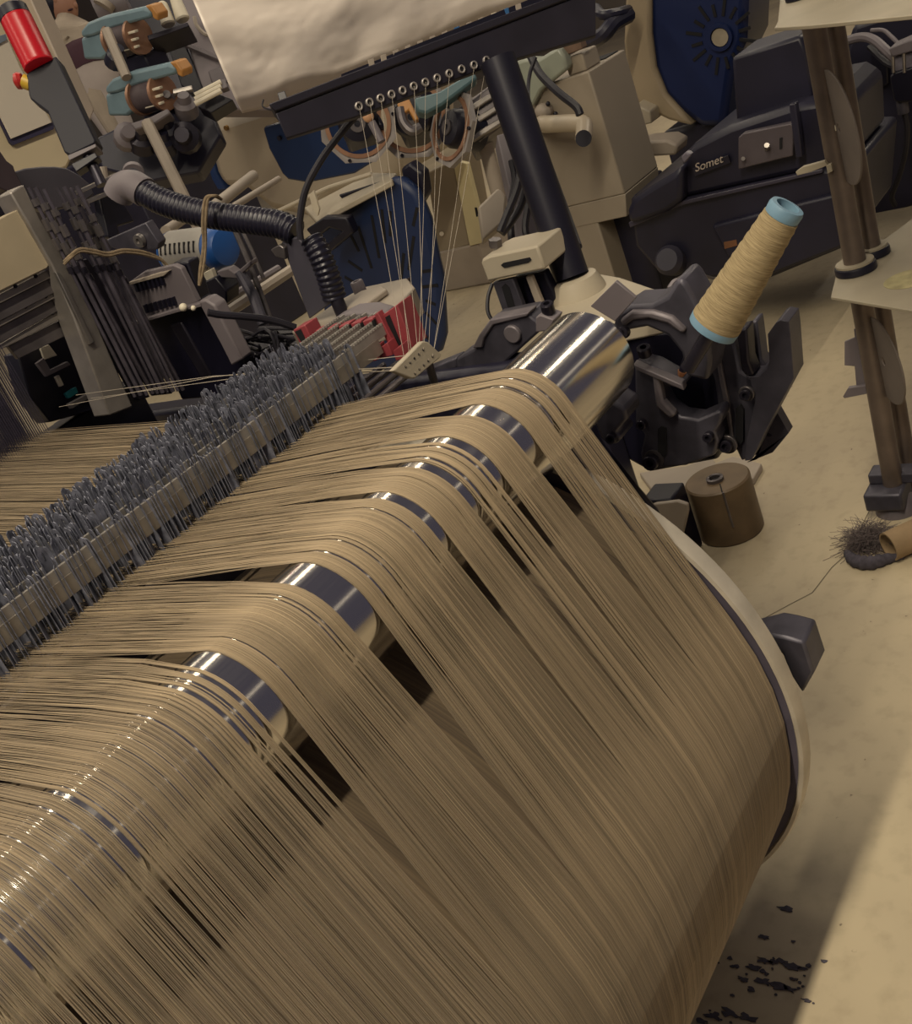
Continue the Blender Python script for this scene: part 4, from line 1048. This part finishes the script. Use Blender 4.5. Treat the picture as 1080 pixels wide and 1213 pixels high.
# beige machine with a dark blue window, and its slotted blue end cover
bl = thing('beige_loom_cover', 'beige machine cover with a dark blue window behind the hose', 'machine', P(330, 260, D=5.0))
XB = xa(330, 170, 5.0)
BEI = M('beige_machine_paint', 'aa9e8b', .5, 0, .05, 4)
part(bl, 'shell', XP([(240, 152), (255, 143), (318, 122), (350, 108), (420, 90), (470, 110), (470, 215), (395, 232), (370, 262), (320, 250), (290, 225), (265, 225), (254, 205)], XB, .5), BEI, .05)
part(bl, 'window', XP([(311, 152), (314, 149), (330, 144), (400, 130), (446, 126), (446, 190), (420, 206), (365, 217), (341, 213), (334, 206), (318, 176)], XB - .004, .03), M('dark_blue_window', '1d2f52', .25, 0, .06, 4), .01)
part(bl, 'blue_side', XP([(233, 152), (241, 158), (256, 207), (268, 225), (258, 226), (250, 212)], XB - .002, .06), M('deep_blue_paint', '1a3566', .45, 0, .06, 5), .01)
part(bl, 'screw', MB().cyl(P(269, 151, X=XB), P(269, 151, X=XB) - Vector((.012, 0, 0)), px_r(3.4, 4.6), n=10), BRASSY)
part(bl, 'screw', MB().cyl(P(332, 163, X=XB - .004), P(332, 163, X=XB - .004) - Vector((.012, 0, 0)), px_r(3, 4.6), n=10), BLACK)
for k, (a_, q_, r) in enumerate((((232, 262), (300, 208), 7), ((196, 274), (225, 254), 6), ((268, 250), (330, 212), 4))):
    part(bl, 'front_bar', MB().cyl(P(*a_, D=3.0), P(*q_, D=3.5), px_r(r, 3.2), n=12), CREAMD)
bp_ = thing('blue_end_cover', 'navy blue machine end cover with radiating slots and a pale ledge', 'cover', P(470, 420, D=3.9))
XC = xa(470, 320, 3.9)
BLUEP = M('navy_blue_cover', '14284f', .45, 0, .08, 5)
part(bp_, 'cover', XP([(376, 285), (380, 270), (462, 212), (474, 212), (492, 228), (506, 262), (516, 310), (521, 330), (525, 400), (520, 418), (470, 440), (392, 440), (384, 400)], XC, .05), BLUEP, .02)
part(bp_, 'dark_hinge', XP([(474, 200), (484, 193), (500, 205), (504, 232), (496, 245), (482, 240)], XC + .06, .05), NAVYD, .01)
slots = [((415, 278), (425, 298)), ((424, 268), (440, 318)), ((440, 255), (449, 306)), ((452, 248), (456, 288)), ((412, 309), (429, 321)), ((408, 328), (420, 335)), ((462, 250), (462, 280)), ((478, 300), (474, 340)), ((490, 280), (484, 320)),
         ((500, 322), (512, 320)), ((500, 340), (518, 338)), ((504, 356), (516, 361)), ((504, 370), (517, 384)), ((494, 246), (489, 268)), ((496, 390), (508, 402))]
for a_, q_ in slots:
    p0, p1 = P(*a_, X=XC - .001), P(*q_, X=XC - .001); d = (p1 - p0).normalized(); n_ = d.cross(Vector((1, 0, 0))).normalized() * .006
    part(bp_, 'slot', MB().prism([p0 - n_, p1 - n_, p1 + n_, p0 + n_], (.006, 0, 0)), HOLE)
part(bp_, 'ledge', MB().prism([P(374, 262, X=XC - .08), P(464, 213, X=XC - .02), P(470, 205, X=XC + .15), P(440, 204, X=XC + .2), P(360, 246, X=XC + .1)], (0, 0, -.02)), CREAM, .004)
part(bp_, 'ledge_groove', MB().prism([P(402, 232, X=XC + .02), P(452, 216, X=XC + .02), P(452, 219, X=XC + .02), P(406, 236, X=XC + .02)], (.004, 0, .004)), BLACK)
part(bp_, 'ledge_edge', MB().tube([P(330, 250, X=XC - .1), P(390, 222, X=XC - .06), P(440, 206, X=XC - .02)], .008, 8), CREAM)
part(bp_, 'black_catch', XP([(362, 272), (382, 258), (410, 258), (418, 276), (392, 298), (386, 290), (404, 274), (390, 270), (372, 284)], XC - .10, .04), BLACK, .006)
part(bp_, 'white_tab', XP([(366, 231), (371, 226), (378, 248), (376, 256), (370, 248)], XC - .14, .008), WHITE, .001)

# teal feeders, bobbins, dark machinery at the upper left
def teal_feeder(label, pts, D):
    """pts: offset of the drawing and its scale"""
    ox, oy, s = pts
    q = lambda u, v: (ox + u * s, oy + v * s)
    t = thing('teal_feeder', label, 'yarn feeder', P(*q(40, 60), D=D), 'teal yarn feeders on the far stand')
    X = xa(*q(30, 20), D)
    part(t, 'arm', XP([q(0, 22), q(8, 12), q(25, 5), q(74, -6), q(84, -2), q(84, 6), q(40, 18), q(14, 28), q(2, 30)], X, .07), TEAL, .01)
    part(t, 'body', XP([q(0, 30), q(32, 20), q(38, 46), q(26, 56), q(4, 56)], X + .01, .10), TEAL, .012)
    part(t, 'orange_tip', XP([q(76, -8), q(84, -9), q(92, 2), q(92, 10), q(86, 7), q(84, 0)], X - .005, .06), ORANGE, .006)
    part(t, 'reel', MB().cyl(P(*q(44, 34), X=X + .03), P(*q(66, 28), X=X + .03), px_r(18 * s, D), n=20), M('yarn_reel_core', '4a3f42', .6, 0, .15, 20))
    for u, v in ((41, 34), (67, 28)):
        part(t, 'reel_rim', MB().cyl(P(*q(u, v), X=X + .03), P(*q(u + 3, v - 1), X=X + .03), px_r(21 * s, D), n=24), COP)
    for k in range(3):
        part(t, 'yarn_band', MB().prism([P(*q(45 + k, 26 + 9 * k), X=X - .02), P(*q(64 + k, 21 + 9 * k), X=X - .02), P(*q(65 + k, 24 + 9 * k), X=X - .02), P(*q(46 + k, 29 + 9 * k), X=X - .02)], (.02, 0, 0)), WHITE, .002)
    part(t, 'dark_motor', XP([q(44, 56), q(74, 46), q(84, 70), q(56, 80)], X + .03, .12), NAVYD, .01)
teal_feeder('upper teal yarn feeder near the seated worker', (95, 15, 1.0), 4.4)
teal_feeder('lower teal yarn feeder with an orange tip', (124, 82, 1.0), 4.3)
fs_ = thing('feeder_stand', 'grey stand pole and dark gears carrying the teal feeders', 'stand', P(215, 228, D=4.2))
part(fs_, 'pole', MB().tube([P(126, 36, D=4.3), P(150, 92, D=4.25)], px_r(6, 4.3), 8), CREAMD)
part(fs_, 'lower_pole', MB().tube([P(174, 145, D=4.2), P(215, 228, D=4.1), P(240, 280, D=4.1)], px_r(7, 4.2), 8), CREAMD)
part(fs_, 'cross_arm', MB().prism([P(u, v, D=4.2) for u, v in ((154, 146), (178, 138), (198, 128), (202, 134), (184, 146), (160, 154))], FWD * .08), GREY, .006)
for k, (u, v, r) in enumerate(((200, 155, 16), (222, 135, 14), (222, 165, 18), (196, 180, 14), (150, 165, 16), (170, 175, 16), (135, 75, 12), (200, 118, 9))):
    part(fs_, 'gear', MB().lathe([(0, px_r(r, 4.3)), (.05, px_r(r, 4.3)), (.06, px_r(r * .6, 4.3)), (.09, px_r(r * .5, 4.3))], P(u, v, D=4.35), (-FWD + RGT * rnd.uniform(-.6, .6) + UPV * rnd.uniform(-.2, .8)), 12), (NAVYD, GREY, DARKSTEEL)[k % 3])
part(fs_, 'gearbox', MB().prism([P(u, v, D=4.45) for u, v in ((110, 165), (150, 145), (200, 140), (245, 120), (262, 160), (235, 205), (180, 215), (120, 200))], FWD * .12), NAVYD, .01)
part(fs_, 'chrome_row', MB().cyl(P(206, 110, D=4.3), P(228, 105, D=4.3), px_r(4, 4.3), n=10), STEEL)
for k, (u0, v0, u1, v1) in enumerate(((191, 3, 200, 30), (206, -6, 217, 24))):
    solo('white_bobbin', ('left white bobbin standing on the dark shelf beside the teal feeders', 'right white bobbin standing on the dark shelf beside the teal feeders')[k], 'bobbin',
         MB().lathe([(0, px_r(7, 4.4)), (.006, px_r(8.5, 4.4)), ((P(u1, v1, D=4.4) - P(u0, v0, D=4.4)).length - .01, px_r(6.5, 4.4)), ((P(u1, v1, D=4.4) - P(u0, v0, D=4.4)).length, px_r(4, 4.4))], P(u1, v1, D=4.4), P(u0, v0, D=4.4) - P(u1, v1, D=4.4), 18), WHITE, group='white bobbins at the top left')
solo('bobbin_shelf', 'dark narrow shelf under the two white bobbins', 'shelf', MB().prism([P(174, 42, D=4.35), P(222, 26, D=4.35), P(224, 31, D=4.35), P(176, 48, D=4.35)], FWD * .15), DARKSTEEL, .003)
gm = thing('grey_machine_panel', 'grey violet machine panel with a dark opening left of the plastic sheet', 'panel', P(250, 130, D=4.7))
part(gm, 'panel', MB().prism([P(u, v, D=4.7) for u, v in ((212, -20), (300, -20), (330, 130), (250, 130), (236, 100), (218, 38))], FWD * .1), M('grey_violet_panel', '7d7478', .5, 0, .06, 4), .01)
part(gm, 'opening', MB().prism([P(u, v, D=4.68) for u, v in ((196, 46), (219, 52), (240, 104), (228, 112), (214, 100))], FWD * .05), BLACK, .004)
part(gm, 'hatch', MB().prism([P(u, v, D=4.68) for u, v in ((246, 84), (260, 78), (270, 96), (252, 102))], FWD * .04), GREY, .006)
part(gm, 'ridge', MB().tube([P(200, 45, D=4.68), P(225, 55, D=4.68), P(260, 70, D=4.68)], .012, 6), GREY)
part(gm, 'pipe_loop', MB().tube(smooth_path([P(230, 20, D=4.66), P(233, 30, D=4.66), P(242, 40, D=4.66), P(250, 42, D=4.66)], 5), .009, 6), CREAMD)
wr_ = thing('white_ribbed_block', 'white ribbed block lying in front of the grey panel', 'block', P(245, 125, D=4.2))
for k in range(3):
    part(wr_, 'rib', MB().cyl(P(231, 113 + k * 5, D=4.2), P(262, 97 + k * 5, D=4.2), px_r(3.4, 4.2), n=10), WHITE)
part(wr_, 'base', MB().prism([P(u, v, D=4.25) for u, v in ((234, 126), (258, 110), (276, 118), (250, 134))], FWD * .1), BLACK, .004)
part(wr_, 'latch', MB().prism([P(u, v, D=4.2) for u, v in ((258, 96), (266, 93), (270, 103), (262, 106))], FWD * .04), GREY, .003)
dk = thing('far_dark_machine', 'tall dark machine body far behind the teal feeders', 'machine', P(160, 60, D=7.2))
part(dk, 'body', MB().prism([P(u, v, D=5.6) for u, v in ((118, -40), (230, -60), (260, 130), (180, 150), (150, 60))], FWD * .15), NAVYD, .02)
part(dk, 'beam', MB().cyl(P(116, 15, D=5.4), P(150, 0, D=5.4), .09, n=14), GREY)
part(dk, 'beam', MB().cyl(P(122, 8, D=5.3), P(125, 2, D=5.3), .05, n=14), CREAMD)

# worker at the back
wk = thing('person', 'worker with dark hair in a pale shirt and white trousers, upper left', 'person', P(128, 150, D=6.2))
def skin_body(joints, edges, radii, mat, name, sub=2):
    me = bpy.data.meshes.new(name)
    org = ORG[wk.name]
    me.from_pydata([tuple(Vector(j) - org) for j in joints], edges, [])
    o = bpy.data.objects.new(name, me); COL.objects.link(o)
    sk = o.modifiers.new('skin', 'SKIN')
    for i, r in enumerate(radii): me.skin_vertices[0].data[i].radius = (r, r)
    me.skin_vertices[0].data[0].use_root = True
    s = o.modifiers.new('sub', 'SUBSURF'); s.levels = sub; s.render_levels = sub
    me.materials.append(mat); o.parent = wk
    ORG[o.name] = org
    return o
WD = 6.2
def wp(u, v, d=0): return P(u, v, D=WD + d)
SKIN = M('worker_skin', '9a715c', .6, 0, .05, 10)
SHIRT = M('pale_shirt', '9c8f7f', .8, 0, .1, 12)
TRO = M('white_trousers', 'a89d97', .8, 0, .06, 12)
MAR = M('maroon_cloth', '3d1f2c', .8, 0, .1, 12)
hip = wp(108, 84)
skin_body([hip, wp(92, 50), wp(82, 32), wp(78, 22), wp(76, 14), wp(100, 36, .1), wp(70, 42, -.1), wp(94, 58, .05), wp(84, 62, -.1), wp(104, 52, 0), wp(98, 52, -.14), wp(116, 88, .06), wp(104, 92, -.06), wp(132, 122, .06), wp(122, 128, -.06), wp(150, 160, .06), wp(142, 166, -.06)],
          [(0, 1), (1, 2), (2, 3), (3, 4), (2, 5), (2, 6), (5, 7), (6, 8), (7, 9), (8, 10), (0, 11), (0, 12), (11, 13), (12, 14), (13, 15), (14, 16)],
          [.12, .13, .12, .05, .05, .06, .06, .045, .045, .03, .03, .09, .09, .065, .065, .04, .04], SHIRT, 'body')
hc = wp(74, 6)
hd = part(wk, 'head', MB().ell(hc, (.075, .085, .105), 18, 12), SKIN)
part(hd, 'nose', MB().ell(hc + RGT * .075 - FWD * .02 - UPV * .01, (.018, .018, .02), 8, 6), SKIN)
for s in (0, 1):
    part(hd, 'eye', MB().ell(hc + RGT * (.058 - .02 * s) - FWD * (.045 + .012 * s) + UPV * .012, (.009, .009, .007), 8, 5), BLACK)
part(hd, 'mouth', MB().ell(hc + RGT * .058 - FWD * .04 - UPV * .045, (.018, .018, .006), 8, 5), MAR)
part(hd, 'ear', MB().ell(hc - RGT * .015 - FWD * .075, (.016, .012, .026), 8, 6), SKIN)
part(wk, 'hair', MB().ell(hc - RGT * .03 + UPV * .025 + FWD * .012, (.092, .10, .11), 18, 12), BLACK)
part(wk, 'trousers', MB().tube(smooth_path([wp(105, 82), wp(116, 106), wp(128, 130), wp(146, 164)], 5), [.16, .16, .155, .15, .145, .14, .135, .13, .12, .115, .11, .105, .10, .095, .09, .09], 16), TRO)
part(wk, 'maroon_apron', MB().tube(smooth_path([wp(96, 62), wp(102, 74), wp(110, 90)], 5), [.15, .16, .165, .17, .17, .172, .172, .17, .168, .165, .16][:11], 16), MAR)
pf = solo('work_platform', 'dark step platform under the worker at the upper left', 'platform', MB().bx(P(146, 166, D=6.2) - Vector((.4, .4, P(146, 166, D=6.2).z)), P(146, 166, D=6.2) + Vector((.4, .4, -.02))), NAVYD, .01)

# beige column machine to the right of the post
cm = thing('beige_column', 'tall beige machine column behind the black post', 'machine', P(720, 330, D=3.9))
XM = xa(697, 84, 3.7)
e_t, e_b = P(697, 84, X=XM), P(719, 193, X=XM)
wX = P(741, 62, Y=e_t.y).x - XM
yl_ = P(628, 120, X=XM).y
COLM = M('beige_column_paint', '968b7b', .5, 0, .05, 4)
part(cm, 'head_box', MB().bx((XM, e_t.y, e_b.z - .12), (XM + wX, yl_, e_t.z)), COLM, .006)
part(cm, 'overhang', MB().prism([Vector((XM, e_t.y, e_b.z - .12)), Vector((XM, e_t.y + .02, e_b.z - .2)), Vector((XM, yl_, e_b.z - .2)), Vector((XM, yl_, e_b.z - .12))], (wX, 0, 0)), COLM, .003)
yc2 = P(700, 240, X=XM).y
part(cm, 'leg_box', MB().bx((XM + .002, yc2, 0), (XM + wX * .5, yl_, e_b.z - .12)), COLM, .006)
part(cm, 'dark_recess', MB().bx((XM + wX * .4, e_t.y + .03, 0), (XM + wX * 1.3, yl_, e_b.z - .15)), NAVYD, .01)
part(cm, 'top_neck', MB().bx((XM + .02, P(690, 78, X=XM).y, e_t.z), (XM + wX * .45, P(668, 84, X=XM).y, e_t.z + .06)), COLM, .006)
part(cm, 'top_pocket', MB().bx((XM + wX * .6, e_t.y + .02, e_t.z), (XM + wX * .95, e_t.y + .10, e_t.z + .004)), HOLE)
h0 = P(643, 147, X=XM - .1)
part(cm, 'handle', MB().tube(smooth_path([P(640, 146, X=XM + .0), P(648, 147, X=XM - .09), P(672, 146, X=XM - .10), P(690, 147, X=XM - .11), P(692, 154, X=XM - .14), P(691, 164, X=XM - .18)], 5), px_r(10.5, 3.6), 14), M('pale_handle', 'b3a691', .4, 0, .05, 8))
hb = P(691, 164, X=XM - .18)
part(cm, 'handle_end', MB().cyl(hb, hb + (Vector(CAM) - hb).normalized() * .02, px_r(10, 3.5), n=20), BLACK)
part(cm, 'handle_grip', MB().tube(smooth_path([P(628, 66, D=3.6), P(640, 88, D=3.55), P(662, 110, D=3.5), P(682, 126, D=3.48), P(687, 136, D=3.48)], 5), px_r(5, 3.5), 9), RUBBER)
part(cm, 'valve', MB().ell(P(644, 132, X=XM - .02), (.03, .035, .03), 10, 7), CREAMD)
for u, v in ((649, 123), (658, 135), (634, 136)):
    part(cm, 'valve_knob', MB().ell(P(u, v, X=XM - .03), (px_r(3, 3.7),) * 3, 8, 6), BLACK)
part(cm, 'inspection_cover', XP([(604, 76), (622, 70), (638, 70), (660, 56), (668, 66), (672, 82), (640, 108), (630, 128), (616, 110)], XM - .03, .05), M('pale_green_cover', '93988a', .35, 0, .08, 5), .01)
part(cm, 'cable', MB().tube(smooth_path([P(634, 68, D=3.4), P(627, 90, D=3.4), P(626, 118, D=3.35), P(636, 150, D=3.2), P(650, 190, D=3.0), P(668, 240, D=2.6), P(686, 292, D=2.1)], 6), .006, 8), RUBBER)
part(cm, 'brown_cap', XP([(664, 56), (686, 46), (690, 58), (670, 66)], XM + .0, .04), M('brown_cap', '6a5546', .6), .004)
part(cm, 'cable_bundle', MB().tube(smooth_path([P(700, 50, D=4.2), P(716, 40, D=4.1), P(726, 28, D=4.1), P(744, 18, D=4.2)], 5), .03, 10), NAVYD)
part(cm, 'cable_bundle', MB().tube(smooth_path([P(706, 10, D=4.2), P(714, 18, D=4.1), P(730, 16, D=4.1), P(744, 12, D=4.2)], 5), .02, 10), NAVYD)
lc = thing('loom_cables', 'bundle of black cables hanging left of the black post', 'cables', P(600, 280, D=2.4))
for k, pts in enumerate((((618, 195), (612, 225), (600, 255), (592, 275)), ((624, 205), (618, 240), (606, 262), (594, 277)), ((606, 190), (610, 215), (604, 250), (606, 285)), ((628, 215), (626, 240), (622, 270), (628, 290)))):
    part(lc, 'cable', MB().tube(smooth_path([P(u, v, D=2.4 + .05 * k) for u, v in pts], 5), .0085, 8), RUBBER)
part(lc, 'tray', MB().prism([P(u, v, D=2.6) for u, v in ((588, 160), (606, 155), (640, 250), (640, 285), (612, 290), (604, 230))], FWD * .1), GREY, .004)
part(lc, 'pale_bracket', MB().prism([P(u, v, D=2.7) for u, v in ((566, 245), (590, 222), (600, 232), (598, 262), (572, 284))], FWD * .06), CREAMD, .006)

# big blue motor cover
bm_ = thing('blue_motor_cover', 'big dark blue round cover with a cream rim at the top', 'cover', P(830, 150, D=4.3))
XV = xa(830, 80, 4.3)
BLUEC = M('deep_navy_cover', '11204a', .42, 0, .08, 4)
part(bm_, 'rim', XP([(742, -60), (770, -60), (770, 40), (775, 80), (788, 112), (806, 132), (820, 150), (792, 143), (764, 130), (750, 118), (742, 90), (738, 50)], XV - .02, .35), M('cream_rim', '96876f', .5, 0, .06, 5), .015)
part(bm_, 'cover', XP([(766, -60), (880, -60), (884, 0), (882, 50), (868, 80), (858, 150), (830, 152), (806, 133), (786, 112), (774, 80), (769, 40)], XV, .30), BLUEC, .03)
oc = P(853, 44, X=XV - .004)
part(bm_, 'hub_ring', MB().ring([(0, .035), (-.012, .037), (-.012, .05), (0, .052)], oc, (1, 0, 0), 24), BLUEC)
part(bm_, 'hub_window', MB().cyl(oc, oc - Vector((.006, 0, 0)), .033, n=24), M('pale_hub', '9a8f7c', .5))
for k in range(16):
    a_ = 2 * math.pi * k / 16; d = Vector((0, math.cos(a_), math.sin(a_)))
    p0 = oc + d * .075; p1 = oc + d * (.12 + .02 * (k % 2)); n_ = d.cross(Vector((1, 0, 0))) * .006
    part(bm_, 'vent_slot', MB().prism([p0 - n_, p1 - n_, p1 + n_, p0 + n_], (.007, 0, 0)), HOLE)
part(bm_, 'pedestal', MB().bx((XV + .05, P(880, 100, X=XV).y - .1, 0), (XV + .5, P(760, 100, X=XV).y, P(820, 150, X=XV).z)), NAVYD, .02)
part(bm_, 'cream_shoe', XP([(748, 172), (762, 168), (790, 166), (802, 172), (800, 184), (770, 186), (752, 196), (742, 192)], XV - .3, .12), CREAMD, .01)
part(bm_, 'cream_foot', XP([(752, 124), (770, 132), (772, 146), (756, 150)], XV - .1, .1), CREAM, .006)

# dark moulded machine housing with the lettered plate
dh = thing('dark_motor_housing', 'big dark plastic machine housing with a small lettered plate', 'machine', P(890, 330, D=3.8))
XH = xa(860, 230, 3.55)
part(dh, 'lower_body', XP([(745, 236), (750, 232), (800, 224), (808, 236), (973, 200), (1010, 200), (1004, 292), (912, 330), (820, 330), (776, 320), (752, 292)], XH, .55), NAVYD, .015)
part(dh, 'upper_body', XP([(806, 188), (820, 172), (863, 150), (934, 126), (980, 118), (1000, 130), (1004, 196), (974, 200), (808, 236)], XH + .01, .45), NAVYD, .02)
part(dh, 'side_lobe', XP([(742, 250), (748, 236), (772, 220), (796, 206), (807, 196), (808, 238), (790, 252), (762, 262), (744, 266)], XH - .04, .35), NAVYD, .02)
part(dh, 'seam_ridge', XP([(744, 264), (808, 238), (974, 200), (974, 205), (809, 243), (746, 270)], XH - .015, .02), M('worn_housing_edge', '3a3746', .4, 0, .1, 8), .003)
part(dh, 'tall_panel', XP([(866, 68), (948, 42), (956, 60), (966, 122), (934, 132), (872, 152)], XH + .10, .22), NAVYD, .012)
part(dh, 'lower_step', XP([(842, 268), (1004, 226), (1004, 290), (912, 326), (868, 318)], XH - .02, .1), NAVYD, .01)
part(dh, 'bracket_plate', XP([(874, 163), (880, 158), (936, 146), (940, 150), (939, 185), (930, 187), (874, 201)], XH - .03, .03), M('brown_grey_bracket', '575055', .45, .2, .12, 12), .004)
part(dh, 'bracket_slot', XP([(923, 164), (926, 163), (926, 176), (923, 177)], XH - .034, .008), HOLE)
part(dh, 'bracket_bolt', MB().cyl(P(908, 176, X=XH - .03), P(908, 172, X=XH - .06), px_r(3, 3.5), n=8), STEEL)
part(dh, 'bracket_bolt', MB().cyl(P(880, 188, X=XH - .03), P(880, 188, X=XH - .05), px_r(2.4, 3.5), n=8), STEEL)
part(dh, 'bracket_riser', XP([(934, 124), (942, 122), (950, 186), (942, 188)], XH - .045, .03), NAVYD, .004)
part(dh, 'round_stub', MB().lathe([(0, px_r(18, 3.5)), (.06, px_r(19, 3.5)), (.08, px_r(14, 3.5))], P(800, 310, X=XH + .02), (-1, -.1, .5), 24), M('stub_grey', '34323f', .5, 0, .1, 10))
part(dh, 'orange_sticker', XP([(857, 287), (872, 284), (873, 291), (858, 295)], XH - .022, .003), M('faded_orange_sticker', '7a5236', .6), .0004)
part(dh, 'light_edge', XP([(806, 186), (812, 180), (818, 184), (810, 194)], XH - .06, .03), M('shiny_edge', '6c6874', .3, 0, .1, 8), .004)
np_ = part(dh, 'name_plate', XP([(820, 200), (862, 184), (865, 193), (823, 209)], XH - .004, .01), M('name_plate_black', '1f1d2a', .4, 0, .08, 20), .001)
fc = bpy.data.curves.new('plate_lettering', 'FONT'); fc.body = 'Somet'; fc.shear = .35; fc.extrude = .0006; fc.size = 1.0
fo_ = bpy.data.objects.new('plate_lettering', fc)
tm_ = bpy.data.meshes.new_from_object(fo_.evaluated_get(bpy.context.evaluated_depsgraph_get()) if False else fo_)
bpy.data.objects.remove(fo_)
t0, t1 = P(824, 203.5, X=XH - .006), P(858, 191.5, X=XH - .006)
tx = (t1 - t0); tl = tx.length; tx.normalize(); ty = Vector((-1, 0, 0)).cross(tx); ty = ty if ty.z > 0 else -ty
xs_ = [v.co.x for v in tm_.vertices]; sc_ = tl / (max(xs_) - min(xs_))
mb = MB().add([t0 + tx * (v.co.x - min(xs_)) * sc_ + ty * v.co.y * sc_ * .95 + Vector((-1, 0, 0)) * v.co.z for v in tm_.vertices], [tuple(p.vertices) for p in tm_.polygons])
lt = part(np_, 'lettering', mb, M('pale_lettering', 'b8aca0', .4, 0, .03, 10), label='pale slanted lettering', kind='stuff')

# dark machine at the right edge, with its gauge box
rm = thing('right_dark_machine', 'dark machine filling the right edge behind the pole stand', 'machine', P(1060, 260, D=4.2))
XR_ = xa(1050, 120, 4.2)
part(rm, 'body', XP([(985, 110), (1010, 30), (1100, 0), (1200, 20), (1200, 240), (1100, 235), (1000, 292), (990, 200)], XR_, .6), NAVYD, .02)
part(rm, 'shelf', XP([(1008, 128), (1026, 124), (1030, 150), (1012, 160)], XR_ - .05, .08), NAVYD, .006)
part(rm, 'grille', XP([(1030, 60), (1050, 54), (1052, 100), (1034, 108)], XR_ - .03, .05), BLACK, .006)
part(rm, 'hose', MB().tube(smooth_path([P(996, 50, D=4.0), P(1020, 44, D=3.95), P(1036, 48, D=3.9), P(1052, 62, D=3.85), P(1062, 72, D=3.85)], 6), px_r(5.5, 3.9), 9), GREY)
part(rm, 'hose', MB().tube(smooth_path([P(1032, 36, D=4.0), P(1046, 36, D=3.95), P(1056, 44, D=3.9), P(1066, 54, D=3.85)], 6), px_r(2.5, 3.9), 8), GREY)
part(rm, 'hose', MB().tube(smooth_path([P(1030, 56, D=4.0), P(1040, 66, D=3.95), P(1052, 76, D=3.9), P(1064, 80, D=3.85)], 6), px_r(4, 3.9), 8), RUBBER)
gx = thing('gauge_box', 'black sensor box with a clear band and cable at the right edge', 'sensor box', P(1075, 125, D=3.8))
XG = xa(1070, 90, 3.8)
part(gx, 'lower_box', XP([(1053, 91), (1058, 86), (1130, 66), (1136, 100), (1120, 118), (1062, 122), (1058, 118)], XG, .1), BLACK, .006)
part(gx, 'clear_band', XP([(1055, 68), (1130, 46), (1132, 66), (1057, 86)], XG + .01, .08), M('clear_band_grey', '77737c', .2, 0, .2, 40), .003)
for u in (1058, 1071, 1084):
    part(gx, 'pillar', MB().cyl(P(u, 86, X=XG), P(u - 1, 60, X=XG), px_r(2, 3.8), n=8), STEEL)
part(gx, 'lid', XP([(1052, 58), (1070, 50), (1130, 30), (1132, 46), (1056, 68)], XG - .01, .1), GREY, .005)
part(gx, 'gland', MB().cyl(P(1068, 118, X=XG + .03), P(1070, 134, X=XG + .03), px_r(7, 3.8), n=12), CAST)
part(gx, 'cord', MB().tube(smooth_path([P(1070, 130, X=XG + .03), P(1074, 150, X=XG + .03), P(1072, 180, X=XG + .03), P(1064, 210, X=XG + .04), P(1056, 232, X=XG + .05), P(1060, 244, X=XG + .06)], 5), px_r(3.6, 3.8), 8), RUBBER)
